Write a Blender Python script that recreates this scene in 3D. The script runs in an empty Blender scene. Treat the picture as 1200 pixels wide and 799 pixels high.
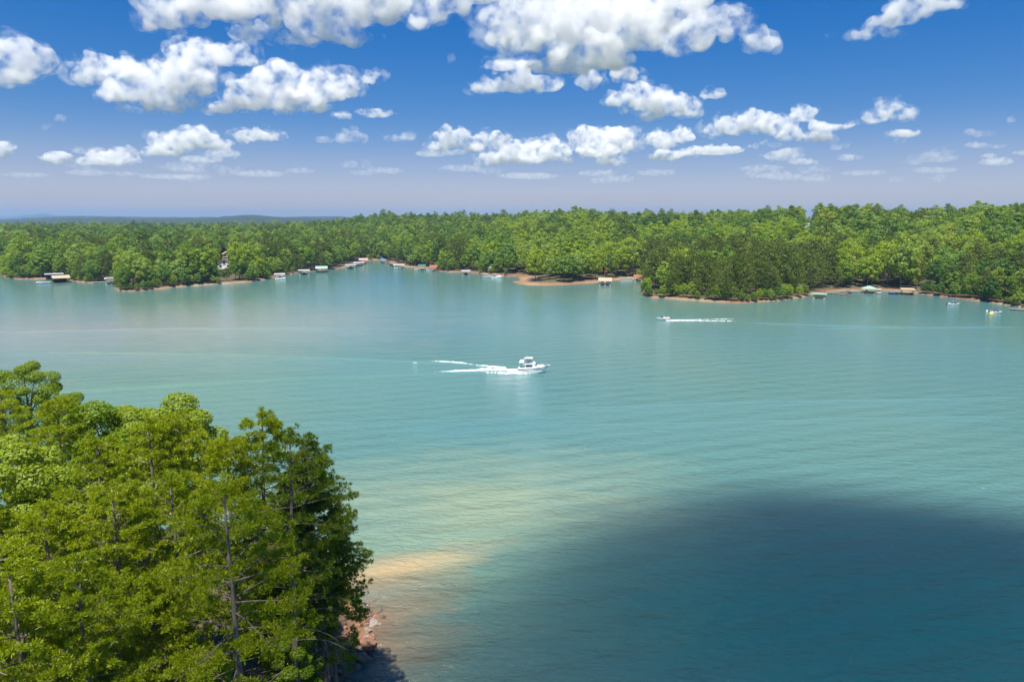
import bpy, bmesh, math, random
import numpy as np
from mathutils import Vector, Matrix, noise as mnoise

R = math.radians
rng = np.random.default_rng(7)
random.seed(7)
S = bpy.context.scene
COL = S.collection

# ------------------------------------------------------------------ camera, sky, sun, exposure
CAM_H, PITCH, F = 40.0, R(10.1), 800.0
cam_d = bpy.data.cameras.new('camera'); cam = bpy.data.objects.new('camera', cam_d); COL.objects.link(cam)
cam_d.sensor_width = 36.0; cam_d.lens = 24.0; cam_d.clip_start = 1.0; cam_d.clip_end = 200000.0
cam.location = (0, 0, CAM_H); cam.rotation_euler = (R(90) - PITCH, 0, 0)
S.camera = cam

SUN_EL, SUN_AZ = R(69), R(-167)          # azimuth measured from +Y towards +X: the sun stands behind and to one side
sun_dir = Vector((math.sin(SUN_AZ)*math.cos(SUN_EL), math.cos(SUN_AZ)*math.cos(SUN_EL), math.sin(SUN_EL)))
W = bpy.data.worlds.new('World'); S.world = W; W.use_nodes = True
wn, wl = W.node_tree.nodes, W.node_tree.links
wn.clear()
w_out = wn.new('ShaderNodeOutputWorld'); w_bg = wn.new('ShaderNodeBackground'); w_sky = wn.new('ShaderNodeTexSky')
w_sky.sky_type = 'NISHITA'; w_sky.sun_disc = False
w_sky.sun_elevation = SUN_EL; w_sky.sun_rotation = SUN_AZ
w_sky.altitude = 300; w_sky.air_density = 1.0; w_sky.dust_density = 0.3; w_sky.ozone_density = 4.0
w_hs = wn.new('ShaderNodeHueSaturation'); w_hs.inputs['Saturation'].default_value = 1.45; w_hs.inputs['Hue'].default_value = 0.504
wl.new(w_sky.outputs[0], w_hs.inputs['Color'])
# the low air is milky with a violet cast
w_tc = wn.new('ShaderNodeTexCoord'); w_sep = wn.new('ShaderNodeSeparateXYZ'); wl.new(w_tc.outputs['Generated'], w_sep.inputs[0])
w_rp = wn.new('ShaderNodeValToRGB'); e_ = w_rp.color_ramp.elements
e_[0].position = 0.0; e_[0].color = (0.92, 0.69, 0.86, 1); e_[1].position = 0.32; e_[1].color = (0.20, 0.76, 0.97, 1)
for p_, c_ in ((0.085, (0.93, 0.71, 0.83, 1)), (0.137, (0.66, 0.68, 0.84, 1)), (0.20, (0.56, 0.72, 0.88, 1)), (0.75, (0.5, 0.90, 1.0, 1))): e_.new(p_).color = c_
wl.new(w_sep.outputs['Z'], w_rp.inputs[0])
w_mx = wn.new('ShaderNodeMix'); w_mx.data_type = 'RGBA'; w_mx.blend_type = 'MULTIPLY'; w_mx.inputs['Factor'].default_value = 1.0
wl.new(w_hs.outputs[0], w_mx.inputs['A']); wl.new(w_rp.outputs[0], w_mx.inputs['B']); wl.new(w_mx.outputs['Result'], w_bg.inputs[0])
wl.new(w_bg.outputs[0], w_out.inputs[0])
w_bg.inputs[1].default_value = 0.075

sl = bpy.data.lights.new('sun', 'SUN'); sl.energy = 5.0; sl.angle = R(0.9); sl.color = (1.0, 0.95, 0.86)
so = bpy.data.objects.new('sun', sl); COL.objects.link(so)
so.rotation_euler = (-sun_dir).to_track_quat('-Z', 'Y').to_euler()

vs = S.view_settings
vs.view_transform = 'Standard'; vs.look = 'None'; vs.gamma = 1.0; vs.use_curve_mapping = False; vs.exposure = 0.65
S.render.engine = 'CYCLES'
cy = S.cycles
cy.max_bounces = 14; cy.diffuse_bounces = 4; cy.glossy_bounces = 2; cy.transmission_bounces = 6
cy.volume_bounces = 14; cy.transparent_max_bounces = 48
cy.use_denoising = True
cy.caustics_reflective = False; cy.caustics_refractive = False

# ------------------------------------------------------------------ helpers
def ray(px, py):
    x, y = (px - 600.0)/F, -(py - 399.5)/F
    return Vector((x, math.cos(PITCH) + y*math.sin(PITCH), -math.sin(PITCH) + y*math.cos(PITCH)))

def P(px, py, z=0.0):
    d = ray(px, py); t = (z - CAM_H)/d.z
    return Vector((d.x*t, d.y*t, z))

def tag(o, label=None, cat=None, group=None, kind=None):
    for k, v in (('label', label), ('category', cat), ('group', group), ('kind', kind)):
        if v is not None: o[k] = v
    return o

def mesh_np(name, V, Fq, smooth=False):
    """mesh from an array of points and an array of faces of one size"""
    me = bpy.data.meshes.new(name)
    V = np.asarray(V, dtype=np.float32); Fq = np.asarray(Fq, dtype=np.int32)
    n, k = Fq.shape
    me.vertices.add(len(V)); me.vertices.foreach_set('co', V.ravel())
    me.loops.add(n*k); me.loops.foreach_set('vertex_index', Fq.ravel())
    me.polygons.add(n); me.polygons.foreach_set('loop_start', np.arange(0, n*k, k, dtype=np.int32))
    me.polygons.foreach_set('loop_total', np.full(n, k, dtype=np.int32))
    if smooth: me.polygons.foreach_set('use_smooth', np.ones(n, dtype=bool))
    me.update(calc_edges=True)
    return me

def link(name, me, m=None, parent=None, loc=None):
    o = bpy.data.objects.new(name, me); COL.objects.link(o)
    if m is not None and me is not None and not me.materials: me.materials.append(m)
    if parent is not None: o.parent = parent
    if loc is not None: o.location = loc
    return o

def empty(name, loc=(0, 0, 0), rz=0.0):
    o = bpy.data.objects.new(name, None); COL.objects.link(o)
    o.location = loc; o.rotation_euler = (0, 0, rz); o.empty_display_size = 0.3
    return o

class MB:
    """collects shapes into one mesh"""
    def __init__(s): s.v = []; s.f = []
    def add(s, vs_, fs_):
        b = len(s.v); s.v += [tuple(p) for p in vs_]; s.f += [tuple(i + b for i in f) for f in fs_]
        return s
    def box(s, c, size, rz=0.0, taper=1.0):
        x, y, z = (q/2 for q in size); cs, sn = math.cos(rz), math.sin(rz)
        pts = []
        for sz in (-1, 1):
            k = taper if sz > 0 else 1.0
            for sx, sy in ((-1, -1), (1, -1), (1, 1), (-1, 1)):
                a, b = sx*x*k, sy*y*k
                pts.append((c[0] + a*cs - b*sn, c[1] + a*sn + b*cs, c[2] + sz*z))
        return s.add(pts, [(3, 2, 1, 0), (4, 5, 6, 7), (0, 1, 5, 4), (1, 2, 6, 5), (2, 3, 7, 6), (3, 0, 4, 7)])
    def tube(s, pts, rad, n=6, cap=True):
        pts = [Vector(p) for p in pts]
        rad = rad if isinstance(rad, (list, tuple)) else [rad]*len(pts)
        rings = []; up = Vector((0.31, 0.17, 0.93))
        for i, p in enumerate(pts):
            t = (pts[min(i + 1, len(pts) - 1)] - pts[max(i - 1, 0)]).normalized()
            a = t.cross(up)
            if a.length < 1e-3: a = t.cross(Vector((1, 0, 0)))
            a.normalize(); b = t.cross(a)
            rings.append([p + (a*math.cos(2*math.pi*k/n) + b*math.sin(2*math.pi*k/n))*rad[i] for k in range(n)])
        vv = [q for r_ in rings for q in r_]; ff = []
        for i in range(len(pts) - 1):
            for k in range(n):
                ff.append((i*n + k, i*n + (k + 1) % n, (i + 1)*n + (k + 1) % n, (i + 1)*n + k))
        if cap:
            ff.append(tuple(range(n - 1, -1, -1))); ff.append(tuple(range((len(pts) - 1)*n, len(pts)*n)))
        return s.add(vv, ff)
    def loft(s, secs, close=True):
        n = len(secs[0]); vv = [p for sec in secs for p in sec]; ff = []
        for i in range(len(secs) - 1):
            for k in range(n - (0 if close else 1)):
                k2 = (k + 1) % n
                ff.append((i*n + k, i*n + k2, (i + 1)*n + k2, (i + 1)*n + k))
        if close:
            ff.append(tuple(range(n - 1, -1, -1))); ff.append(tuple(range((len(secs) - 1)*n, len(secs)*n)))
        return s.add(vv, ff)
    def mesh(s, name, smooth=False):
        me = bpy.data.meshes.new(name); me.from_pydata(s.v, [], s.f)
        bm = bmesh.new(); bm.from_mesh(me); bmesh.ops.recalc_face_normals(bm, faces=bm.faces); bm.to_mesh(me); bm.free()
        if smooth:
            for p in me.polygons: p.use_smooth = True
        me.update(); return me
    def build(s, name, m, parent=None, smooth=False):
        return link(name, s.mesh(name, smooth), m, parent)

def smooth01(t):
    t = np.clip(t, 0, 1); return t*t*(3 - 2*t)

# ------------------------------------------------------------------ materials
def mat(name):
    m = bpy.data.materials.new(name); m.use_nodes = True
    nt = m.node_tree; b = nt.nodes['Principled BSDF']
    return m, nt.nodes, nt.links, b

def ramp(nodes, stops, interp='LINEAR'):
    r = nodes.new('ShaderNodeValToRGB'); r.color_ramp.interpolation = interp
    el = r.color_ramp.elements
    while len(el) < len(stops): el.new(0.5)
    for e, (p, c) in zip(el, stops): e.position = p; e.color = (*c, 1.0) if len(c) == 3 else c
    return r

def paint(name, col, rough=0.5, var=0.12, scale=1.5, metal=0.0):
    """plain surface with weathering"""
    m, n, l, b = mat(name)
    g = n.new('ShaderNodeNewGeometry'); t = n.new('ShaderNodeTexNoise'); t.inputs['Scale'].default_value = scale; t.inputs['Detail'].default_value = 5
    l.new(g.outputs['Position'], t.inputs['Vector'])
    r = ramp(n, [(0.3, tuple(c*(1 - var) for c in col)), (0.7, tuple(min(1, c*(1 + var)) for c in col))])
    l.new(t.outputs['Fac'], r.inputs[0]); l.new(r.outputs[0], b.inputs['Base Color'])
    b.inputs['Roughness'].default_value = rough; b.inputs['Metallic'].default_value = metal
    return m

def math_node(n, l, op, a, b=None, c=None, clamp=False):
    q = n.new('ShaderNodeMath'); q.operation = op; q.use_clamp = clamp
    for i, v in enumerate((a, b, c)):
        if v is None: continue
        if isinstance(v, (int, float)): q.inputs[i].default_value = v
        else: l.new(v, q.inputs[i])
    return q.outputs[0]

def mixc(n, l, fac, a, b):
    q = n.new('ShaderNodeMix'); q.data_type = 'RGBA'
    for s_, v in ((q.inputs['Factor'], fac), (q.inputs['A'], a), (q.inputs['B'], b)):
        if isinstance(v, (int, float)): s_.default_value = v
        elif isinstance(v, tuple): s_.default_value = (*v, 1.0)
        else: l.new(v, s_)
    return q.outputs['Result']

def foliage(name, cols, transl=0.35, island=0.35, pos_scale=0.0):
    """leaves: diffuse + translucent; the species colour varies from tree to tree and leaf to leaf"""
    m, n, l, b = mat(name)
    n.remove(b); out = n['Material Output']
    oi = n.new('ShaderNodeObjectInfo'); g = n.new('ShaderNodeNewGeometry')
    r = ramp(n, [(i/(len(cols) - 1), c) for i, c in enumerate(cols)])
    l.new(oi.outputs['Random'], r.inputs[0])
    hs = n.new('ShaderNodeHueSaturation')
    v = math_node(n, l, 'MULTIPLY_ADD', g.outputs['Random Per Island'], island, 1.0 - island*0.5)
    l.new(v, hs.inputs['Value']); l.new(r.outputs[0], hs.inputs['Color'])
    hu = math_node(n, l, 'MULTIPLY_ADD', g.outputs['Random Per Island'], 0.02, 0.49)
    l.new(hu, hs.inputs['Hue'])
    d = n.new('ShaderNodeBsdfDiffuse'); t = n.new('ShaderNodeBsdfTranslucent'); mx = n.new('ShaderNodeMixShader')
    gl = n.new('ShaderNodeBsdfGlossy'); gl.inputs['Roughness'].default_value = 0.5; gl.inputs['Color'].default_value = (1, 1, 1, 1)
    mg = n.new('ShaderNodeMixShader'); mg.inputs[0].default_value = 0.02
    hs2 = n.new('ShaderNodeHueSaturation'); hs2.inputs['Hue'].default_value = 0.485; hs2.inputs['Saturation'].default_value = 1.1; hs2.inputs['Value'].default_value = 1.3
    l.new(hs.outputs[0], hs2.inputs['Color'])
    l.new(hs.outputs[0], d.inputs[0]); l.new(hs2.outputs[0], t.inputs[0])
    mx.inputs[0].default_value = transl
    l.new(d.outputs[0], mx.inputs[1]); l.new(t.outputs[0], mx.inputs[2])
    l.new(mx.outputs[0], mg.inputs[1]); l.new(gl.outputs[0], mg.inputs[2]); l.new(mg.outputs[0], out.inputs[0])
    return m

def bark_mat(name, a, b_):
    m, n, l, b = mat(name)
    tc = n.new('ShaderNodeTexCoord'); mp = n.new('ShaderNodeMapping'); mp.inputs['Scale'].default_value = (4, 4, 0.9)
    t = n.new('ShaderNodeTexNoise'); t.inputs['Scale'].default_value = 2.5; t.inputs['Detail'].default_value = 8
    l.new(tc.outputs['Object'], mp.inputs[0]); l.new(mp.outputs[0], t.inputs['Vector'])
    r = ramp(n, [(0.3, a), (0.7, b_)]); l.new(t.outputs['Fac'], r.inputs[0]); l.new(r.outputs[0], b.inputs['Base Color'])
    b.inputs['Roughness'].default_value = 0.9
    bp = n.new('ShaderNodeBump'); bp.inputs['Strength'].default_value = 0.6; bp.inputs['Distance'].default_value = 0.05
    l.new(t.outputs['Fac'], bp.inputs['Height']); l.new(bp.outputs[0], b.inputs['Normal'])
    return m

M = {}
M['bark_pine'] = bark_mat('pine_bark', (0.10, 0.075, 0.055), (0.27, 0.21, 0.165))
M['bark_hard'] = bark_mat('hardwood_bark', (0.09, 0.08, 0.065), (0.24, 0.21, 0.17))
M['pine_far'] = foliage('far_pine_needles', [(0.0888, 0.1344, 0.014), (0.1234, 0.168, 0.015), (0.1382, 0.1792, 0.018)], 0.3, 0.5)
M['hard_far'] = foliage('far_hardwood_leaves', [(0.042, 0.090, 0.016), (0.065, 0.120, 0.018), (0.085, 0.145, 0.020), (0.060, 0.115, 0.028), (0.110, 0.165, 0.022), (0.095, 0.145, 0.045)], 0.3, 0.5)
M['pine_near'] = foliage('pine_needles', [(0.2551, 0.33, 0.004), (0.3119, 0.374, 0.003), (0.2741, 0.352, 0.005)], 0.45, 0.5)
M['pine_shaded'] = foliage('shaded_pine_needles', [(0.15, 0.225, 0.008), (0.19, 0.25, 0.008)], 0.42, 0.5)  # darker copy of the near needles; shade of the lakeward pines put into colour
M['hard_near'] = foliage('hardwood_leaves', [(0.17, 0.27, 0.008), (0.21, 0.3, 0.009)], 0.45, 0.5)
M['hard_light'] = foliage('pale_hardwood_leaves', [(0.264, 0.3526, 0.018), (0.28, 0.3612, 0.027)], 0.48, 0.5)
M['shrub'] = foliage('shrub_leaves', [(0.09, 0.18, 0.022), (0.11, 0.2, 0.024)], 0.4, 0.5)

# ------------------------------------------------------------------ shoreline and terrain
far_px = [(-700, 322), (-400, 320), (-150, 318), (-30, 317.5), (2, 317.5), (2.5, 321), (4, 325.5), (14, 326.5), (30, 327), (48, 327), (60, 326.5), (78, 327.5),
          (92, 330), (106, 331.5), (118, 330), (128, 329), (138, 331), (134, 337), (136, 340.5), (150, 341.3), (168, 340.5),
          (185, 338.5), (205, 336.5), (232, 334.5), (262, 332.5), (290, 330.5), (312, 327.5), (330, 323), (350, 319.5), (372, 316.5), (392, 315.5),
          (406, 312.5), (418, 309.5), (428, 306.5), (436, 304.5), (446, 305), (454, 306.5), (462, 309.5), (474, 312.5), (486, 313.5), (496, 314), (506, 315),
          (514, 317.5), (526, 318.8), (538, 318.5), (550, 319), (562, 320.5), (576, 322), (592, 323.5), (606, 325), (609, 327.5), (600, 330.5),
          (603, 332.5), (618, 334.3), (640, 334.8), (662, 334), (685, 332.8), (704, 331), (720, 328.8), (740, 327.5), (756, 328), (757, 334), (751, 342), (750, 346),
          (762, 348.5), (785, 349.8), (812, 351.8), (838, 353.5), (862, 354.8), (890, 354.3), (915, 352.3), (938, 348.8), (955, 345), (972, 341.5), (990, 340.5), (1010, 340),
          (1030, 339.8), (1050, 340.8), (1070, 343), (1090, 346), (1112, 348.5), (1140, 352), (1165, 355.5), (1186, 358.5), (1200, 361), (1230, 366), (1300, 374), (1420, 380), (1600, 382), (2000, 384)]
far_pts = [tuple(P(x, y)[:2]) for x, y in far_px]
far_poly = np.array(far_pts + [(30000, far_pts[-1][1]), (30000, 60000), (-30000, 60000), (-30000, far_pts[0][1])])
near_px = [(392, 830), (400, 800), (408, 788), (421, 768), (429, 750), (433, 735), (431, 720), (425, 706), (416, 692)]
near_pts = [tuple(P(x, y)[:2]) for x, y in near_px]
near_poly = np.array([(-14, -60), (-11, 0), (-13, 30)] + near_pts + [(-21.5, 74), (-30, 78.5), (-45, 82), (-62, 86), (-85, 88), (-120, 84), (-260, 60), (-260, -60)])

def poly_sd(pts, poly):
    """signed distance to a closed polygon, positive inside"""
    x, y = pts[:, 0], pts[:, 1]
    best = np.full(len(x), 1e18); inside = np.zeros(len(x), bool)
    n = len(poly)
    for i in range(n):
        ax, ay = poly[i]; bx, by = poly[(i + 1) % n]
        ex, ey = bx - ax, by - ay
        t = np.clip(((x - ax)*ex + (y - ay)*ey)/(ex*ex + ey*ey + 1e-12), 0, 1)
        dx, dy = x - ax - t*ex, y - ay - t*ey
        np.minimum(best, dx*dx + dy*dy, out=best)
        c = (ay > y) != (by > y)
        inside ^= c & (x < ex*(y - ay)/(ey if abs(ey) > 1e-12 else 1e-12) + ax)
    d = np.sqrt(best)
    return np.where(inside, d, -d)

sky_px = np.array([-300, 0, 100, 200, 300, 380, 440, 500, 560, 600, 650, 700, 760, 850, 950, 1000, 1050, 1100, 1150, 1200, 1500])
sky_py = np.array([262, 262, 260.5, 259, 258, 255, 248.5, 249, 248, 246, 242.5, 244.5, 245.5, 245, 242.5, 242, 245, 242, 238.5, 238, 238])
sky_R = np.array([1000, 1000, 1000, 1000, 1000, 1000, 960, 950, 900, 860, 840, 830, 800, 780, 760, 740, 740, 720, 700, 700, 700])

def vnoise(x, y, s, seed=0):
    """smooth value noise on a lattice (vectorised)"""
    x, y = x/s + seed*17.3, y/s - seed*9.1
    xi, yi = np.floor(x).astype(np.int64), np.floor(y).astype(np.int64)
    u, v = smooth01(x - xi), smooth01(y - yi)
    def h(a, b):
        q = (a*374761393 + b*668265263 + seed*1442695041) & 0xffffffff
        q = ((q ^ (q >> 13))*1274126177) & 0xffffffff
        return ((q ^ (q >> 16)) & 0xffff)/65535.0
    return (h(xi, yi)*(1 - u) + h(xi + 1, yi)*u)*(1 - v) + (h(xi, yi + 1)*(1 - u) + h(xi + 1, yi + 1)*u)*v

def shore_d(x, y):
    p = np.stack([x, y], 1)
    w = (vnoise(x, y, 9, 3) - 0.5)*2.2 + (vnoise(x, y, 3.1, 4) - 0.5)*0.8
    return poly_sd(p, far_poly) + w*1.2, poly_sd(p, near_poly) + w*0.35

def ground_z(x, y, both=False):
    x, y = np.asarray(x, float).ravel(), np.asarray(y, float).ravel()
    df, dn = shore_d(x, y)
    r = np.hypot(x, y)
    px = 600 + F*np.clip(x/np.maximum(y, 1), -4, 4)*0.985
    Rr = np.interp(px, sky_px, sky_R); yy = np.interp(px, sky_px, sky_py)
    A = np.maximum(CAM_H + (257 - yy)/F*Rr - np.interp(px, [380, 470], [36, 29]), 1.5)
    hill = A*smooth01((df + 25)/np.maximum(Rr - 420, 260))*(0.86 + 0.28*vnoise(x, y, 120, 5)) - A*smooth01(25/np.maximum(Rr - 420, 260))*0.9
    hill += (vnoise(x, y, 60, 6) - 0.5)*4.0*smooth01(df/80)
    hill -= np.clip(r - Rr - 150, 0, 1e9)*0.012*np.exp(-np.clip(r - Rr, 0, 1e9)/2500)
    sandy = smooth01((px - 592)/14)*smooth01((758 - px)/14)*(r < 520)*smooth01((32 - df)/10)
    bank = (1 - sandy)*0.85*smooth01(df/2.0) + sandy*0.75*smooth01(df/17) + 0.012*np.clip(df, 0, 200)
    zf = np.where(df > 0, bank + np.maximum(hill, 0)*smooth01((df - 12*sandy)/30), np.maximum(df*0.35, -3))
    bankn = 1.7*smooth01(dn/4.0) + 0.09*np.clip(dn, 0, 55) + (vnoise(x, y, 1.7, 8) - 0.5)*0.35*smooth01(dn/1.5)*(1 - smooth01((dn - 6)/10)) + (vnoise(x, y, 12, 9) - 0.5)*1.2*smooth01(dn/12)
    zn = np.where(dn > 0, bankn, np.maximum(dn*0.22, -3))
    z = np.maximum(zf, zn)
    return (z, df, dn) if both else z

def gz(x, y): return float(ground_z([x], [y])[0])

az = np.radians(np.linspace(-78, 78, 620))
rr = np.concatenate([np.arange(2, 28, 4.0), np.arange(28, 112, 0.7), np.geomspace(115, 285, 14), np.arange(288, 700, 1.9), np.geomspace(704, 1500, 70), np.geomspace(1530, 30000, 50)])
AZ, RR = np.meshgrid(az, rr)
gx, gy = (RR*np.sin(AZ)).ravel(), (RR*np.cos(AZ)).ravel()
gzv = ground_z(gx, gy)
nr, na = len(rr), len(az)
idx = np.arange(nr*na).reshape(nr, na)
gf = np.stack([idx[:-1, :-1].ravel(), idx[:-1, 1:].ravel(), idx[1:, 1:].ravel(), idx[1:, :-1].ravel()], 1)
# earth dropping away below the lake horizon is left out: the land is level with it
gme = mesh_np('ground', np.stack([gx, gy, gzv], 1), gf, True)
m, n, l, b = mat('clay_and_forest_floor')
g = n.new('ShaderNodeNewGeometry'); sx = n.new('ShaderNodeSeparateXYZ'); l.new(g.outputs['Position'], sx.inputs[0])
t1 = n.new('ShaderNodeTexNoise'); t1.inputs['Scale'].default_value = 0.35; t1.inputs['Detail'].default_value = 8; l.new(g.outputs['Position'], t1.inputs['Vector'])
t2 = n.new('ShaderNodeTexNoise'); t2.inputs['Scale'].default_value = 0.03; t2.inputs['Detail'].default_value = 5; l.new(g.outputs['Position'], t2.inputs['Vector'])
clay = ramp(n, [(0.3, (0.24, 0.095, 0.042)), (0.5, (0.34, 0.19, 0.095)), (0.7, (0.42, 0.30, 0.18))]); l.new(t2.outputs['Fac'], clay.inputs[0])
clay2 = ramp(n, [(0.35, (0.62, 0.62, 0.62)), (0.65, (1, 1, 1))]); l.new(t1.outputs['Fac'], clay2.inputs[0])
mm = n.new('ShaderNodeMix'); mm.data_type = 'RGBA'; mm.blend_type = 'MULTIPLY'; mm.inputs['Factor'].default_value = 1.0
l.new(clay.outputs[0], mm.inputs['A']); l.new(clay2.outputs[0], mm.inputs['B'])
floor_c = ramp(n, [(0.3, (0.045, 0.05, 0.018)), (0.55, (0.10, 0.075, 0.04)), (0.75, (0.06, 0.085, 0.02))]); l.new(t1.outputs['Fac'], floor_c.inputs[0])
hz = math_node(n, l, 'MULTIPLY_ADD', t1.outputs['Fac'], 1.6, sx.outputs['Z'])
gd = n.new('ShaderNodeVectorMath'); gd.operation = 'LENGTH'; l.new(g.outputs['Position'], gd.inputs[0])
near_bank = math_node(n, l, 'MULTIPLY_ADD', gd.outputs['Value'], -1/40.0, 4.0, clamp=True)
up = math_node(n, l, 'SUBTRACT', hz, math_node(n, l, 'MULTIPLY_ADD', near_bank, 0.95, 1.15))
up = math_node(n, l, 'MULTIPLY', up, 1.6, clamp=True)
c1 = mixc(n, l, up, mm.outputs['Result'], floor_c.outputs[0])
dist = n.new('ShaderNodeVectorMath'); dist.operation = 'LENGTH'; l.new(g.outputs['Position'], dist.inputs[0])
farf = math_node(n, l, 'MULTIPLY_ADD', dist.outputs['Value'], 1/600.0, -2.0, clamp=True)
canopy = ramp(n, [(0.35, (0.03, 0.055, 0.015)), (0.65, (0.07, 0.11, 0.022))]); l.new(t2.outputs['Fac'], canopy.inputs[0])
c2 = mixc(n, l, farf, c1, canopy.outputs[0])
l.new(c2, b.inputs['Base Color']); b.inputs['Roughness'].default_value = 0.95
bp = n.new('ShaderNodeBump'); bp.inputs['Strength'].default_value = 0.5; bp.inputs['Distance'].default_value = 0.4
l.new(t1.outputs['Fac'], bp.inputs['Height']); l.new(bp.outputs[0], b.inputs['Normal'])
M['ground'] = m
tag(link('ground', gme, m), kind='structure')

# distant blue hills and mountain beyond the wooded plain
def hill_range(name, D, depth, profile, seed, col):
    """profile: (px, py) skyline points at distance D"""
    xs = np.array([p[0] for p in profile], float); ys = np.array([p[1] for p in profile], float)
    u = np.linspace(xs[0], xs[-1], 260)
    top = CAM_H + (257 - np.interp(u, xs, ys))/F*D
    top = top + (vnoise(u*7, u*0 + seed, 60, seed) - 0.5)*D*0.0012
    nd = 14; V = []
    for j in range(nd):
        s = j/(nd - 1); k = math.sin(math.pi*min(max(s, 0), 1))**0.8
        yy = D + (s - 0.5)*depth
        X = (u - 600)/F*yy
        bump = (vnoise(X, X*0 + yy, depth*0.12, seed + 1) - 0.5)*0.18
        V.append(np.stack([X, np.full_like(X, yy), np.maximum(-4 + (top + 4)*k*(1 + bump*(1 - k)), -4)], 1))
    V = np.concatenate(V); idx = np.arange(nd*len(u)).reshape(nd, len(u))
    ff = np.stack([idx[:-1, :-1].ravel(), idx[:-1, 1:].ravel(), idx[1:, 1:].ravel(), idx[1:, :-1].ravel()], 1)
    return tag(link(name, mesh_np(name, V, ff, True), col), kind='structure')
mh = paint('wooded_hills', (0.020, 0.036, 0.020), 0.95, 0.35, 0.012)
hill_range('hills', 4200, 1600, [(-260, 260), (-60, 258.5), (20, 258.2), (80, 255.6), (135, 255.0), (190, 256.2), (250, 255.6), (285, 252.4), (300, 252.2), (330, 254.2), (360, 255), (400, 257), (470, 261)], 2, mh)
hill_range('hills', 7000, 2200, [(-320, 257), (-80, 255.5), (10, 257), (60, 254.4), (100, 253.2), (140, 253.6), (200, 254.8), (250, 254.5), (320, 254.8), (370, 253.6), (400, 253.6), (440, 256), (520, 259)], 5, mh)
hill_range('mountain', 17000, 4000, [(-200, 256), (-30, 254.5), (10, 254), (35, 252.8), (50, 251.5), (62, 250.6), (75, 252.6), (110, 255), (160, 257), (230, 259)], 9, mh)

# ------------------------------------------------------------------ water: one sheet, with the boats' swells raised on it
m, n, l, b = mat('lake_water')
g = n.new('ShaderNodeNewGeometry'); pos = g.outputs['Position']
sx = n.new('ShaderNodeSeparateXYZ'); l.new(pos, sx.inputs[0])
def noise_tex(scale, detail=4, rough=0.5, mscale=(1, 1, 1), rot=0.0, dist=0.0):
    mp = n.new('ShaderNodeMapping'); mp.inputs['Scale'].default_value = mscale; mp.inputs['Rotation'].default_value = (0, 0, rot)
    l.new(pos, mp.inputs[0])
    t = n.new('ShaderNodeTexNoise'); t.inputs['Scale'].default_value = scale; t.inputs['Detail'].default_value = detail
    t.inputs['Roughness'].default_value = rough; t.inputs['Distortion'].default_value = dist
    l.new(mp.outputs[0], t.inputs['Vector']); return t.outputs['Fac']
# suspended silt gives the lake its body colour
big = noise_tex(0.006, 3, 0.5, (1, 0.6, 1), 0.3)
base = ramp(n, [(0.30, (0.072, 0.195, 0.205)), (0.5, (0.100, 0.208, 0.184)), (0.70, (0.135, 0.222, 0.160))]); l.new(big, base.inputs[0])
# the plume of clay stirred up off the near point
def blob(cx, cy, rx, ry, rot, soft):
    mp = n.new('ShaderNodeMapping'); mp.vector_type = 'TEXTURE'; mp.inputs['Location'].default_value = (cx, cy, 0); mp.inputs['Rotation'].default_value = (0, 0, rot); mp.inputs['Scale'].default_value = (rx, ry, 1)
    l.new(pos, mp.inputs[0])
    q = n.new('ShaderNodeVectorMath'); q.operation = 'LENGTH'; l.new(mp.outputs[0], q.inputs[0])
    wob = noise_tex(0.10, 6, 0.65, (0.6, 1.5, 1), -0.35, 0.8)
    d_ = math_node(n, l, 'MULTIPLY_ADD', wob, 1.3, q.outputs['Value'])
    return math_node(n, l, 'SUBTRACT', 1.65, d_, clamp=True) if soft == 1 else math_node(n, l, 'MULTIPLY', math_node(n, l, 'SUBTRACT', 1.45, d_), soft, clamp=True)
M['water'] = m
WATER = dict(n=n, l=l, b=b, blob=blob, noise=noise_tex, base=base.outputs[0])
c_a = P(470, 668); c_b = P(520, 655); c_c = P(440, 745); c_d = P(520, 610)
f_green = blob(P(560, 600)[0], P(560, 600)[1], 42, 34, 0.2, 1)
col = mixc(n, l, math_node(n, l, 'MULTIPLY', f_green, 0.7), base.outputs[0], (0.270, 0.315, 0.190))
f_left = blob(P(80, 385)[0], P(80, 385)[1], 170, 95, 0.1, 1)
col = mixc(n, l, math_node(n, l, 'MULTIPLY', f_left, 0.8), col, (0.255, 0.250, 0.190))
f_shade_teal = blob(P(1060, 740)[0], P(1060, 740)[1], 92, 27, 0.0, 1)  # greener tint painted where the cloud shadow lies, so the shade reads teal
col = mixc(n, l, math_node(n, l, 'MULTIPLY', f_shade_teal, 0.9, clamp=True), col, (0.030, 0.270, 0.215))
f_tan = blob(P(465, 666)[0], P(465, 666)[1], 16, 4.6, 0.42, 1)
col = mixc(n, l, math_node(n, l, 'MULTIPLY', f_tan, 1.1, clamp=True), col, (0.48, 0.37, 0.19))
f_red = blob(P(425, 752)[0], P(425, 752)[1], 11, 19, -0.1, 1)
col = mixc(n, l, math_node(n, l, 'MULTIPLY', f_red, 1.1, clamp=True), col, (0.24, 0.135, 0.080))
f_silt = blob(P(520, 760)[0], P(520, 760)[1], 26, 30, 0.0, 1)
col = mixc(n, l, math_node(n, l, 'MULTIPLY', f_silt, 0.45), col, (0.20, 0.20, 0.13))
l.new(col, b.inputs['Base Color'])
b.inputs['IOR'].default_value = 1.33; b.inputs['Roughness'].default_value = 0.09
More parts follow.
